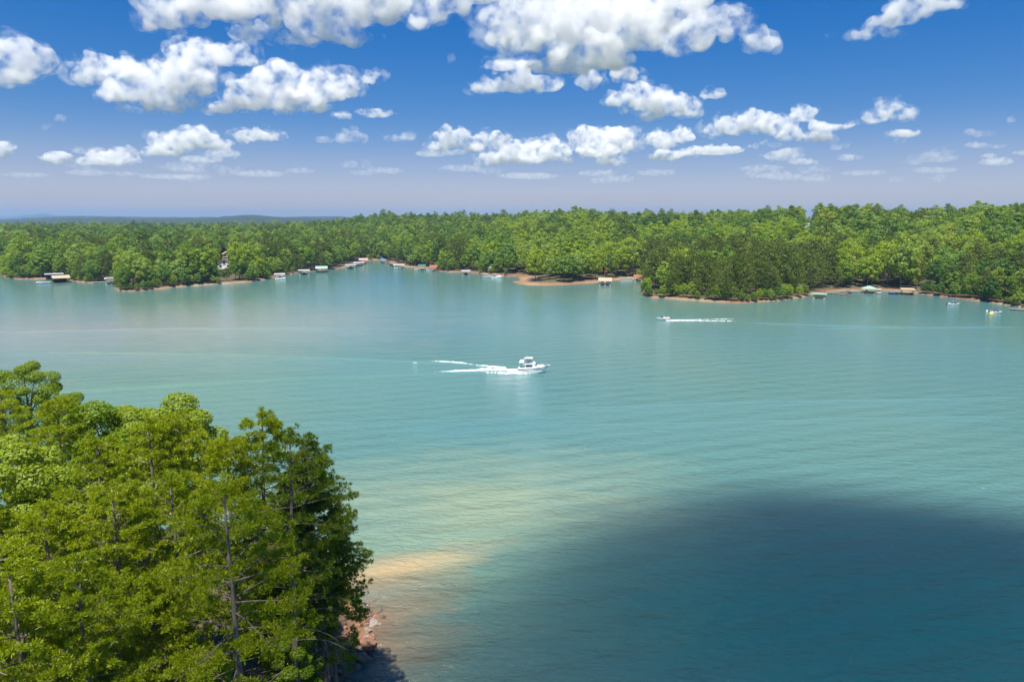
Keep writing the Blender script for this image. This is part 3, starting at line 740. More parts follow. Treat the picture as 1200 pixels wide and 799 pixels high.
def hit(px, py):
    d = ray(px, py); ts = np.arange(200, 1600, 1.0); X, Y, Z = d.x*ts, d.y*ts, CAM_H + d.z*ts
    below = np.nonzero(Z < ground_z(X, Y))[0]; i = int(below[0]) if len(below) else len(ts) - 1
    return float(X[i]), float(Y[i])
HOUSES = []
for px, py, hw, hd, hh_, lab, wm, rm, rzz in [(264, 319.5, 9.5, 11, 7.0, 'white lakeside house with a grey gable roof among the trees', 'siding', 'shingle', 0.35),
                                         (266, 304, 7, 8, 5.0, 'tan-roofed house peeping out above the white lakeside house', 'tanwood', 'tanroof', 0.5),
                                         (946, 266, 9, 10, 6.0, 'house with a pale tan roof high in the woods near the skyline', 'siding', 'tanroof', 0.9)]:
    x, y = hit(px, py); HOUSES.append((x, y, gz(x, y), hw, hd, hh_, lab, wm, rm, rzz))
clear_px = [(62, 328, 9), (72, 329, 9), (122, 331, 7), (131, 331, 8), (327, 325, 7), (356, 320, 8), (376, 318, 8), (410, 312, 10), (422, 309, 10), (450, 307, 8), (458, 309, 9), (468, 312, 9), (494, 315, 8), (508, 316, 8), (546, 320, 8), (577, 323, 11), (709, 332, 9), (742, 329, 9), (958, 347, 9), (980, 343, 12), (1018, 341, 9), (1061, 343, 9), (1192, 360, 6)]
CLR = np.array([[*P(x, y)[:2], r_] for x, y, r_ in clear_px])
def scatter():
    rg = np.random.default_rng(31); out = []
    r = 300.0
    while r < 3400:
        sp = 8.0 if r < 800 else 8.0*(r/800)**0.9
        na_ = int(2*R(47)*r/sp); th = (np.arange(na_) + rg.uniform(-0.42, 0.42, na_))*2*R(47)/na_ - R(47)
        q = r + rg.uniform(-0.45, 0.45, na_)*sp
        out.append(np.stack([q*np.sin(th), q*np.cos(th)], 1)); r += sp
    p = np.concatenate(out)
    z, df, dn = ground_z(p[:, 0], p[:, 1], True)
    px = 600 + F*p[:, 0]/(p[:, 1]*math.cos(PITCH) + 40*math.sin(PITCH))
    setback = np.full(len(p), 1.2)
    spit = (px > 596) & (px < 745) & (df < 60); setback[spit] = 9.0
    setback[(px > 985) & (px < 1050) & (df < 40)] = 7.0
    setback[(px > 390) & (px < 440)] = 4.0
    ok = (df > setback)
    for cx, cy_, cr in CLR: ok &= np.hypot(p[:, 0] - cx, p[:, 1] - cy_) > cr
    rr_ = np.hypot(p[:, 0], p[:, 1])
    for (hx_, hy_, hz_, hw, hd, hh_, *_r) in HOUSES:
        hr = math.hypot(hx_, hy_); hpx = 600 + F*hx_/(hy_*math.cos(PITCH) + 40*math.sin(PITCH))
        topy = 399.5 - F*np.tan(np.arctan((z + 17 - CAM_H)/rr_) + PITCH); my = 399.5 - F*math.tan(math.atan((hz_ + hh_*0.42 - CAM_H)/hr) + PITCH)
        ok &= ~((np.abs(px - hpx) < hw/hr*F*0.5 + 8) & (rr_ < hr + 7) & (topy < my)); ok &= np.hypot(p[:, 0] - hx_, p[:, 1] - hy_) > hw*0.9
    thin = spit & (df < 26) & (rg.uniform(size=len(p)) < 0.45); ok &= ~thin
    return p[ok], z[ok], df[ok], px[ok]
tp, tz, tdf, tpx = scatter()
nT = len(tp); trg = np.random.default_rng(77)
pn = vnoise(tp[:, 0], tp[:, 1], 70, 21)*0.75 + trg.uniform(0, 0.55, nT)
ppine = np.full(nT, 0.27); ppine[(tpx > 745) & (tpx < 985) & (tdf < 75)] = 0.80; ppine[(tpx > 1120) & (tdf < 45)] = 0.7
ppine[(tpx > 505) & (tpx < 560) & (tdf < 40)] = 0.62; ppine[(tpx > 606) & (tpx < 720) & (tdf < 60)] = 0.12; ppine[(tpx > 985) & (tpx < 1100) & (tdf < 90)] = 0.14
is_pine = pn < ppine + 0.12
tone_v = vnoise(tp[:, 0], tp[:, 1], 45, 22)*0.6 + trg.uniform(0, 0.5, nT)
tone_v = tone_v + np.where(tpx > 600, 0.10, -0.06) + np.where((tpx > 606) & (tpx < 700) & (tdf < 70), 0.25, 0) + np.where((tpx > 1000) & (tpx < 1120) & (tdf < 120), 0.16, 0)  # sunlit look put into leaf tone: brighter on one side, darker on the other
tone = np.where(tone_v > 0.70, 'hard_bright', np.where(tone_v > 0.44, 'hard_mid', 'hard_dark'))
tscl = np.clip(trg.lognormal(-0.12, 0.16, nT), 0.55, 1.4)*np.where(tdf < 6, 0.66, 1.0)*np.where(tp[:, 1] > 1100, 1.15, 1.0)
tidx = trg.integers(0, 20, nT); trot = trg.uniform(0, 6.28, nT); twid = trg.uniform(0.88, 1.16, nT)
# which of them show largest: nearest first onto a coarse picture grid
def visible_pixels():
    wpx, hpx = 1200, 400
    buf = np.zeros((hpx, wpx), bool); vis = np.zeros(nT)
    d2 = np.hypot(tp[:, 0], tp[:, 1]); fw = np.array([0, math.cos(PITCH), -math.sin(PITCH)]); upv = np.array([0, math.sin(PITCH), math.cos(PITCH)])
    for i in np.argsort(d2):
        H = (23 if is_pine[i] else 19)*tscl[i]; wd = (10 if is_pine[i] else 13.5)*tscl[i]
        c = np.array([tp[i, 0], tp[i, 1], tz[i] + H*0.6 - CAM_H]); dz = c @ fw
        x = 600 + F*c[0]/dz; y = 399.5 - F*(c @ upv)/dz; rx, ry = F*wd/2/dz, F*H*0.38/dz
        x0, x1, y0, y1 = int(max(0, x - rx)), int(min(wpx, x + rx + 1)), int(max(0, y - ry)), int(min(hpx, y + ry + 1))
        if x1 <= x0 or y1 <= y0: continue
        sub = buf[y0:y1, x0:x1]; vis[i] = (~sub).sum(); sub[:] = True
    return vis
tvis = visible_pixels()
order = np.argsort(-tvis)
N_PINE, N_HARD = 262, 282
ind_p = [i for i in order if is_pine[i] and tvis[i] > 3][:N_PINE]
ind_h = [i for i in order if not is_pine[i] and tvis[i] > 3][:N_HARD]
def region(i):
    x, d = tpx[i], tdf[i]; row = 'at the water\'s edge' if d < 11 else ('just behind the shore' if d < 40 else 'up the slope')
    if x < 60: r_ = 'the shore beyond the dark boathouses'
    elif x < 137: r_ = 'the shore beside the pale gangway'
    elif x < 250: r_ = 'the wooded point before the white house'
    elif x < 335: r_ = 'the shore below and beside the white house'
    elif x < 440: r_ = 'the shore lined with pale-roofed docks'
    elif x < 520: r_ = 'the inner cove with the blue canopy'
    elif x < 606: r_ = 'the shore before the sandy spit'
    elif x < 752: r_ = 'the sandy spit and the hill over it'
    elif x < 860: r_ = 'the tip of the dark headland'
    elif x < 965: r_ = 'the thick of the dark headland'
    elif x < 1085: r_ = 'the bay with the mint-roofed dock'
    else: r_ = 'the shore behind the two anchored boats'
    return row, r_
tone_words = {'hard_bright': 'bright yellow-green hardwood', 'hard_mid': 'mid-green round hardwood', 'hard_dark': 'deep green hardwood'}
for i in ind_p + ind_h:
    row, r_ = region(i)
    kd = 'dark pine' if is_pine[i] else tone_words[tone[i]]
    key = ('pine', int(tidx[i] % NPF)) if is_pine[i] else (str(tone[i]), int(tidx[i] % NHW))
    s = float(tscl[i])
    tree('pine_tree' if is_pine[i] else 'hardwood_tree', key, (float(tp[i, 0]), float(tp[i, 1]), float(tz[i])), float(trot[i]), (s*float(twid[i]), s*float(twid[i]), s),
         f'{kd} {row}, on {r_}'.replace('just behind the shore, on the shore', 'just behind the shore').replace("at the water's edge, on the shore", 'on the water edge of the shore'), 'tree', f'{kd}s {row} on {r_}')

for px, py, key, s, lab in [(257, 332.2, ('hard_mid', 1), 0.5, 'small round green tree on the shore directly below the white house'), (266, 331.6, ('hard_dark', 3), 0.46, 'small deep green tree beside the steps of bare clay below the white house'), (276, 331.0, ('hard_mid', 2), 0.6, 'low spreading green tree by the water, between the white house and the first dock')]:
    p = P(px, py); q = p*(1 + 5.0/p.length); tree('hardwood_tree', key, (q.x, q.y, gz(q.x, q.y)), px*1.7, s, lab, 'tree')
# --- bushes along the far waterline
srg = np.random.default_rng(8); sh_line = catmull(far_pts, 3000); spx = 600 + F*sh_line[:, 0]/(sh_line[:, 1]*math.cos(PITCH) + 40*math.sin(PITCH))
spans = [(3, 52, 1.0, 'on the shore by the dark boathouses'), (82, 116, .6, 'between the tan boathouse and the pale gangway'), (135, 190, 1.0, 'along the tip of the wooded point'), (190, 262, .5, 'along the wooded point below the white house'), (275, 318, .5, 'between the white house and the first dock'),
         (334, 348, .5, 'between the first two docks'), (430, 447, .6, 'at the head of the cove'), (512, 540, 1.0, 'under the dark tree clump'), (555, 603, .35, 'behind the beached cruiser'), (748, 905, 1.0, 'along the dark headland'), (905, 948, .6, 'beside the plank gangway'), (1082, 1215, 0.9, 'behind the anchored boats')]
last = np.array([1e9, 1e9])
for i in range(len(sh_line)):
    for a, b_, pr, wh in spans:
        if a <= spx[i] <= b_ and math.hypot(*(sh_line[i] - last)) > srg.uniform(2.0, 5.0):
            last = sh_line[i]
            if srg.uniform() > pr: break
            t_ = ['hard_bright', 'hard_mid', 'hard_mid', 'hard_dark'][int(srg.integers(0, 4))]; s = srg.uniform(0.18, 0.42)
            q = sh_line[i]*(1 + srg.uniform(1.2, 4.0)/math.hypot(*sh_line[i])); z_ = gz(q[0], q[1])
            if z_ < 0.1: q = sh_line[i]*(1 + 5.0/math.hypot(*sh_line[i])); z_ = gz(q[0], q[1])
            if z_ < 0.1: break
            cw = {'hard_bright': 'bright green', 'hard_mid': 'mid-green', 'hard_dark': 'dark green'}[t_]
            tree('bush', (t_, int(srg.integers(0, NHW))), (float(q[0]), float(q[1]), z_ - 0.3), float(srg.uniform(0, 6.28)), (s*1.15, s*1.15, s), f'{cw} bush at the waterline {wh}', 'bush', f'{cw} bushes {wh}')
            break

# --- the rest of the far woods: one object for each kind, the same crowns scattered on
def forest(name, ids, keys, label):
    ids = np.asarray(ids)
    me = bpy.data.meshes.new(name); V = np.stack([tp[ids, 0], tp[ids, 1], tz[ids]], 1).astype(np.float32)
    me.vertices.add(len(V)); me.vertices.foreach_set('co', V.ravel())
    for nm_, tp_, dat in (('kind_of_crown', 'INT', np.array([keys.index(key_of(i)) for i in ids], np.int32)), ('turn', 'FLOAT', trot[ids].astype(np.float32)), ('size', 'FLOAT', tscl[ids].astype(np.float32))):
        a = me.attributes.new(nm_, tp_, 'POINT'); a.data.foreach_set('value', dat)
    o = link(name, me); tag(o, label, 'forest', kind='stuff')
    ng = bpy.data.node_groups.new(name, 'GeometryNodeTree'); ng.interface.new_socket('Geometry', in_out='INPUT', socket_type='NodeSocketGeometry'); ng.interface.new_socket('Geometry', in_out='OUTPUT', socket_type='NodeSocketGeometry')
    N, L = ng.nodes, ng.links
    gi, go, jn = N.new('NodeGroupInput'), N.new('NodeGroupOutput'), N.new('GeometryNodeJoinGeometry')
    def attr(nm_, ty):
        q = N.new('GeometryNodeInputNamedAttribute'); q.data_type = ty; q.inputs['Name'].default_value = nm_; return q.outputs['Attribute']
    ka, ta, sa = attr('kind_of_crown', 'INT'), attr('turn', 'FLOAT'), attr('size', 'FLOAT')
    cx = N.new('ShaderNodeCombineXYZ'); L.new(ta, cx.inputs['Z'])
    for j, key in enumerate(keys):
        src = next((q for q in COL.objects if q.name.startswith('crown') and q.data == PROTO[key][0]), None)
        if src is None: continue
        cmp_ = N.new('FunctionNodeCompare'); cmp_.data_type = 'INT'; cmp_.operation = 'EQUAL'
        ins = [q for q in cmp_.inputs if q.type == 'INT']; L.new(ka, ins[0]); ins[1].default_value = j
        oi = N.new('GeometryNodeObjectInfo'); oi.inputs['Object'].default_value = src; oi.inputs['As Instance'].default_value = True; oi.transform_space = 'ORIGINAL'
        ip = N.new('GeometryNodeInstanceOnPoints')
        L.new(gi.outputs[0], ip.inputs['Points']); L.new(cmp_.outputs[0], ip.inputs['Selection']); L.new(oi.outputs['Geometry'], ip.inputs['Instance'])
        L.new(cx.outputs[0], ip.inputs['Rotation']); L.new(sa, ip.inputs['Scale']); L.new(ip.outputs[0], jn.inputs[0])
    L.new(jn.outputs[0], go.inputs[0])
    md = o.modifiers.new('scatter', 'NODES'); md.node_group = ng
    return o
def key_of(i): return ('pine', int(tidx[i] % NPF)) if is_pine[i] else (str(tone[i]), int(tidx[i] % NHW))
taken = set(ind_p + ind_h)
rest_p = [i for i in range(nT) if is_pine[i] and i not in taken]; rest_h = [i for i in range(nT) if not is_pine[i] and i not in taken]
forest('pine_forest', rest_p, [('pine', k) for k in range(NPF)], 'dark pine woods scattered over the far hillsides between the hardwoods')
forest('hardwood_forest', rest_h, [(t_, k) for t_ in ('hard_mid', 'hard_bright', 'hard_dark') for k in range(NHW)], 'mixed green hardwood woods covering the far hillsides to the skyline')

# --- trees of the near point
PN = [(24, 8.6, .40, 10), (22, 7.6, .36, 8), (25, 8.4, .60, 22), (20, 8.2, .30, 8), (23, 7.0, .46, 12), (17, 8.6, .26, 10)]
for i, (H, wd, lv, dd_) in enumerate(PN):
    c_ = pine_near(300 + i, H, wd, lv, dd_)
    proto(('pn', i), c_[:2], c_[2], M['pine_near'], M['bark_pine']); variant(('pd', i), ('pn', i), M['pine_shaded'])
HN = [(20, 10, 34, 900), (17, 9, 30, 900), (21, 8.5, 32, 820)]
for i, (H, wd, lb, per) in enumerate(HN):
    c_ = hardwood(400 + i, H, wd, lb, per, 0.135, 0.22)
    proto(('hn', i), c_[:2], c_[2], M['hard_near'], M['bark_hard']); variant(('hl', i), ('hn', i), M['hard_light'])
c_ = hardwood(450, 2.6, 3.0, 10, 260, 0.13, 0.05); proto(('shrub', 0), c_[:2], c_[2], M['shrub'], M['bark_hard'])
c_ = hardwood(451, 3.4, 2.8, 9, 280, 0.14, 0.08); proto(('shrub', 1), c_[:2], c_[2], M['shrub'], M['bark_hard'])
HT = {'pn': [q[0] for q in PN], 'pd': [q[0] for q in PN], 'hn': [q[0] for q in HN], 'hl': [q[0] for q in HN]}
def top_at(px, py, H):
    """where a tree of height H stands whose tip is seen there"""
    z0 = 3.0
    for _ in range(8):
        p = P(px, py, z0 + H); z0 = gz(p.x, p.y)
    return p.x, p.y, z0
near_trees = [
 # px, py of the tip, kind, prototype, height, label
 (28, 422, 'hn', 0, 20, 'tall deep green hardwood, highest crown of the near wooded point'),
 (-30, 440, 'pn', 1, 20, 'olive pine beside the highest hardwood, cut by the picture edge'),
 (76, 455, 'hn', 2, 17, 'narrow thin-topped hardwood next to the highest crown of the near point'),
 (8, 462, 'pn', 3, 20, 'olive pine below the highest hardwood of the near point'),
 (58, 470, 'pn', 1, 21, 'bushy olive pine between the highest hardwood and the pale green tree'),
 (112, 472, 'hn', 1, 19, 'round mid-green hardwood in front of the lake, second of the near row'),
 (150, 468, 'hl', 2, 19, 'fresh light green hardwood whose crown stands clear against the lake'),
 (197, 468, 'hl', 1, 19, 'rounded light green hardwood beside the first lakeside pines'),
 (168, 496, 'pn', 4, 23, 'olive pine with a double bare trunk showing through its crown'),
 (222, 486, 'pn', 0, 23, 'broad olive pine between the light green hardwood and the tall slim pine'),
 (290, 486, 'pn', 4, 24, 'tall slim pine whose tufted tip rises clear against the lake'),
 (262, 512, 'pn', 1, 22, 'full pine directly below the tall slim pine'),
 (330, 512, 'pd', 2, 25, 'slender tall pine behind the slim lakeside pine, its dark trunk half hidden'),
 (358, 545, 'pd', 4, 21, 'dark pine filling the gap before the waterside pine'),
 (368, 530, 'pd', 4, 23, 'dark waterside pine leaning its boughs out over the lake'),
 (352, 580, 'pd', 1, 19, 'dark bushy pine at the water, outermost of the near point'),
 (22, 508, 'hl', 0, 20, 'pale yellow-green hardwood, brightest crown on the near point'),
 (62, 545, 'hl', 1, 17, 'smaller pale yellow-green hardwood in front of the brightest crown'),
 (100, 520, 'pn', 3, 21, 'olive pine between the pale hardwood and the double-trunked pine'),
 (120, 575, 'pn', 0, 22, 'broad olive pine over a dark gap in the near wood'),
 (40, 600, 'pn', 1, 21, 'olive pine below the brightest hardwood of the near point'),
 (-25, 575, 'pn', 3, 20, 'olive pine cut by the picture edge below the pale hardwood'),
 (205, 560, 'pn', 3, 22, 'bushy olive pine in the middle of the near wood'),
 (258, 585, 'pn', 2, 25, 'pine with the most visible long bare trunk and many dead boughs'),
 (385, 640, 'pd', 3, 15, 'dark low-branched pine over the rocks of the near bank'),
 (150, 682, 'pn', 5, 17, 'spreading low pine with grey forked boughs, lowest in the picture'),
 (80, 655, 'pn', 0, 21, 'olive pine beside the dark hollow of the near wood'),
 (12, 665, 'pn', 3, 21, 'olive pine at the picture edge above the bright lowest pine'),
 (18, 735, 'pn', 5, 17, 'bright yellow-green pine in the lowest corner of the picture'),
 (205, 700, 'pn', 5, 15, 'low bushy pine between the spreading pine and the long bare trunk'),
 (322, 668, 'hn', 1, 11, 'low deep green hardwood overhanging the rocky bank'),
 (335, 738, 'hn', 2, 10, 'leafy green sapling tree on the bank above the rocks'),
]
trg2 = np.random.default_rng(5)
for (px, py, kd, k, H, lab) in near_trees:
    x, y, z0 = top_at(px, py, H); s = H/HT[kd][k]
    tree('hardwood_tree' if kd[0] == 'h' else 'pine_tree', (kd, k), (x, y, z0), float(trg2.uniform(0, 6.28)), (s*1.04, s*1.04, s), lab, 'tree', tilt=(float(trg2.uniform(-.03, .03)), float(trg2.uniform(-.03, .03))))
for (px, py, k, s, lab) in [(384, 742, 0, 0.75, 'rounded green shrub at the top of the rocky bank'), (384, 715, 1, 0.7, 'leafy green shrub under the waterside pines, above the rocks'), (370, 772, 1, 0.8, 'green shrub hanging over the lower end of the rocky bank'),
                            (352, 795, 0, 1.0, 'wide green shrub where the rocky bank leaves the picture'), (384, 700, 0, 0.9, 'dense green shrub below the outermost pine'), (360, 765, 1, 1.2, 'green shrub beside the leafy sapling tree'), (417, 702, 1, 0.42, 'small sprig-like shrub growing at the waterline')]:
    p = P(px, py, 1.5); tree('shrub', ('shrub', k), (p.x, p.y, gz(p.x, p.y)), float(trg2.uniform(0, 6.28)), s, lab, 'shrub')

# ------------------------------------------------------------------ boats, docks, houses, rocks
M['gel'] = paint('white_gelcoat', (0.80, 0.80, 0.78), 0.25, 0.05)
M['offwhite'] = paint('weathered_white_metal', (0.52, 0.52, 0.51), 0.45, 0.15)
M['greymetal'] = paint('grey_metal_roofing', (0.42, 0.43, 0.43), 0.45, 0.15)
M['tanroof'] = paint('tan_roofing', (0.46, 0.36, 0.24), 0.6, 0.12)
M['greenroof'] = paint('dark_green_roofing', (0.06, 0.15, 0.12), 0.5, 0.15)
M['mintroof'] = paint('mint_green_roofing', (0.30, 0.44, 0.37), 0.5, 0.1)
M['redroof'] = paint('rust_red_roofing', (0.30, 0.12, 0.085), 0.6, 0.18)
M['pinkroof'] = paint('faded_pink_canvas', (0.45, 0.30, 0.26), 0.7, 0.12)
M['bluecloth'] = paint('blue_canvas', (0.05, 0.19, 0.42), 0.7, 0.1)
M['navy'] = paint('navy_canvas', (0.02, 0.05, 0.20), 0.6, 0.1)
M['red'] = paint('red_paint', (0.55, 0.03, 0.04), 0.4, 0.08)
M['yellow'] = paint('yellow_vinyl', (0.75, 0.55, 0.05), 0.4, 0.06)
M['plank'] = paint('weathered_dock_planks', (0.30, 0.23, 0.17), 0.85, 0.3)
M['darkwood'] = paint('dark_wet_timber', (0.07, 0.055, 0.045), 0.8, 0.3)
M['tanwood'] = paint('tan_boards', (0.50, 0.33, 0.17), 0.8, 0.18)
M['glass'] = paint('tinted_glass', (0.015, 0.018, 0.025), 0.08, 0.05)
M['steel'] = paint('stainless_tube', (0.55, 0.55, 0.57), 0.25, 0.05, 2.0, 0.9)
M['seat'] = paint('cream_vinyl', (0.62, 0.58, 0.50), 0.6, 0.06)
M['siding'] = paint('white_house_siding', (0.68, 0.67, 0.64), 0.7, 0.06)
M['shingle'] = paint('grey_shingles', (0.17, 0.165, 0.16), 0.9, 0.25)
M['black'] = paint('black_engine_cowl', (0.03, 0.03, 0.035), 0.35, 0.1)
M['skin'] = paint('sunlit_skin', (0.45, 0.27, 0.19), 0.6, 0.05)

def hull_mb(L, Wd, fb_s, fb_b, stern=0.86, sharp=1.6, flare=1.0, draft=0.25, flat=True):
    """planing hull lofted from stern to stem, bow towards +X, waterline at z = 0"""
    secs = []
    for i in range(13):
        t = i/12; x = -L/2 + L*t
        w = Wd/2*(stern + (1 - stern)*min(1, t*3))*(1 - max(0, (t - 0.45)/0.55)**sharp*0.985)
        fb = fb_s + (fb_b - fb_s)*t**1.8; ch = w*(0.88 - 0.35*max(0, t - 0.5)*2*0.6*flare)
        kz = -draft + (draft + fb*0.45)*max(0, (t - 0.72)/0.28)**2
        cz = 0.06 + (fb*0.55)*max(0, (t - 0.5)/0.5)**1.6
        xo = x + 0.0
        rake = 0.10*L*max(0, (t - 0.8)/0.2)
        secs.append([(xo, -w, fb), (xo - rake*0.45, -ch, cz), (xo - rake, 0, min(kz, cz - 0.02)), (xo - rake*0.45, ch, cz), (xo, w, fb), (xo, w*0.5, fb + 0.03), (xo, -w*0.5, fb + 0.03)])
    return MB().loft(secs)

def bimini_mb(x0, x1, w, z, sag=0.14):
    m_ = MB(); secs = []
    for i in range(7):
        t = i/6; zz = z - sag*(2*t - 1)**2
        secs.append([(x0 + (x1 - x0)*t, -w/2, zz - 0.09), (x0 + (x1 - x0)*t, -w/4, zz), (x0 + (x1 - x0)*t, w/4, zz), (x0 + (x1 - x0)*t, w/2, zz - 0.09),
                     (x0 + (x1 - x0)*t, w/4, zz - 0.045), (x0 + (x1 - x0)*t, -w/4, zz - 0.045)])
    return m_.loft(secs)

def runabout(loc, rz, L, label, canopy='bluecloth', stripe='navy', group=None, name='motorboat', k_top=1.9, hullm='gel', cover=None):
    t = empty(name, loc, rz); tag(t, label, 'boat', group); Wd = L*0.37
    h = hull_mb(L, Wd, 0.72, 0.95).build('hull', M[hullm], t)
    if stripe:
        s = MB()
        for sg in (-1, 1):
            s.add([(-L*0.49, sg*Wd*0.437, 0.36), (L*0.12, sg*Wd*0.50, 0.42), (L*0.12, sg*Wd*0.506, 0.58), (-L*0.49, sg*Wd*0.446, 0.52)], [(0, 1, 2, 3)])
        s.build('hull_stripe', M[stripe], h)
    MB().box((-L*0.16, 0, 0.79), (L*0.46, Wd*0.66, 0.06)).build('cockpit_floor', M['seat'], t)
    for sx_ in (-0.32, -0.05):
        MB().box((L*sx_, 0, 0.93), (L*0.08, Wd*0.55, 0.26)).box((L*(sx_ - 0.05), 0, 1.12), (0.10, Wd*0.55, 0.45)).build('seat', M['seat'], t)
    MB().loft([[(L*0.10, -Wd*0.36, 0.84), (L*0.04, -Wd*0.34, 1.28), (L*0.03, -Wd*0.34, 1.28), (L*0.085, -Wd*0.36, 0.84)],
               [(L*0.19, -Wd*0.14, 0.86), (L*0.11, -Wd*0.13, 1.30), (L*0.10, -Wd*0.13, 1.30), (L*0.175, -Wd*0.14, 0.86)],
               [(L*0.19, Wd*0.14, 0.86), (L*0.11, Wd*0.13, 1.30), (L*0.10, Wd*0.13, 1.30), (L*0.175, Wd*0.14, 0.86)],
               [(L*0.10, Wd*0.36, 0.84), (L*0.04, Wd*0.34, 1.28), (L*0.03, Wd*0.34, 1.28), (L*0.085, Wd*0.36, 0.84)]]).build('windscreen', M['glass'], t)
    MB().box((-L*0.53, 0, 0.55), (L*0.09, 0.42, 0.62), 0, 0.8).box((-L*0.53, 0, 0.05), (0.16, 0.14, 0.7)).build('outboard_motor', M['black'], t)
    if canopy:
        b_ = bimini_mb(-L*0.22, L*0.12, Wd*0.86, k_top + 0.25).build('canopy', M[canopy], t)
        f = MB()
        for sg in (-1, 1):
            f.tube([(-L*0.05, sg*Wd*0.45, 0.75), (-L*0.2, sg*Wd*0.42, k_top + 0.05)], 0.025, 5).tube([(-L*0.05, sg*Wd*0.45, 0.75), (L*0.1, sg*Wd*0.42, k_top + 0.05)], 0.025, 5)
        f.build('canopy_frame', M['steel'], t)
    if cover:
        MB().loft([[(L*(-0.48 + 0.9*i/6), -Wd*0.46*(1 - (i/6)**3*0.8), 0.78), (L*(-0.48 + 0.9*i/6), 0, 1.35 - 0.35*abs(i/6 - 0.4)), (L*(-0.48 + 0.9*i/6), Wd*0.46*(1 - (i/6)**3*0.8), 0.78)] for i in range(7)]).build('boat_cover', M[cover], t)
    return t

def pontoon(loc, rz, L, label, canopy, rail, group=None):
    t = empty('pontoon_boat', loc, rz); tag(t, label, 'boat', group); Wd = L*0.36
    for sg in (-1, 1):
        MB().tube([(-L/2, sg*Wd*0.36, 0.12), (L*0.4, sg*Wd*0.36, 0.12), (L*0.5, sg*Wd*0.36, 0.3)], [0.3, 0.3, 0.05], 8).build('float', M['steel'], t)
    MB().box((0, 0, 0.47), (L*0.96, Wd, 0.1)).build('deck', M['gel'], t)
    r_ = MB()
    for sg in (-1, 1): r_.box((0, sg*Wd*0.47, 0.88), (L*0.9, 0.05, 0.62))
    r_.box((L*0.45, 0, 0.88), (0.05, Wd*0.9, 0.62)); r_.box((-L*0.45, 0, 0.88), (0.05, Wd*0.9, 0.62)); r_.build('rail_panel', M[rail], t)
    MB().box((-L*0.3, 0, 0.75), (L*0.25, Wd*0.7, 0.5)).build('seat', M['seat'], t)
    bimini_mb(-L*0.4, L*0.12, Wd*0.95, 2.5).build('canopy', M[canopy], t)
    f = MB()
    for sg in (-1, 1): f.tube([(-L*0.2, sg*Wd*0.45, 1.1), (-L*0.38, sg*Wd*0.45, 2.35)], 0.03, 5).tube([(-L*0.2, sg*Wd*0.45, 1.1), (L*0.1, sg*Wd*0.45, 2.35)], 0.03, 5)
    f.build('canopy_frame', M['steel'], t)
    return t

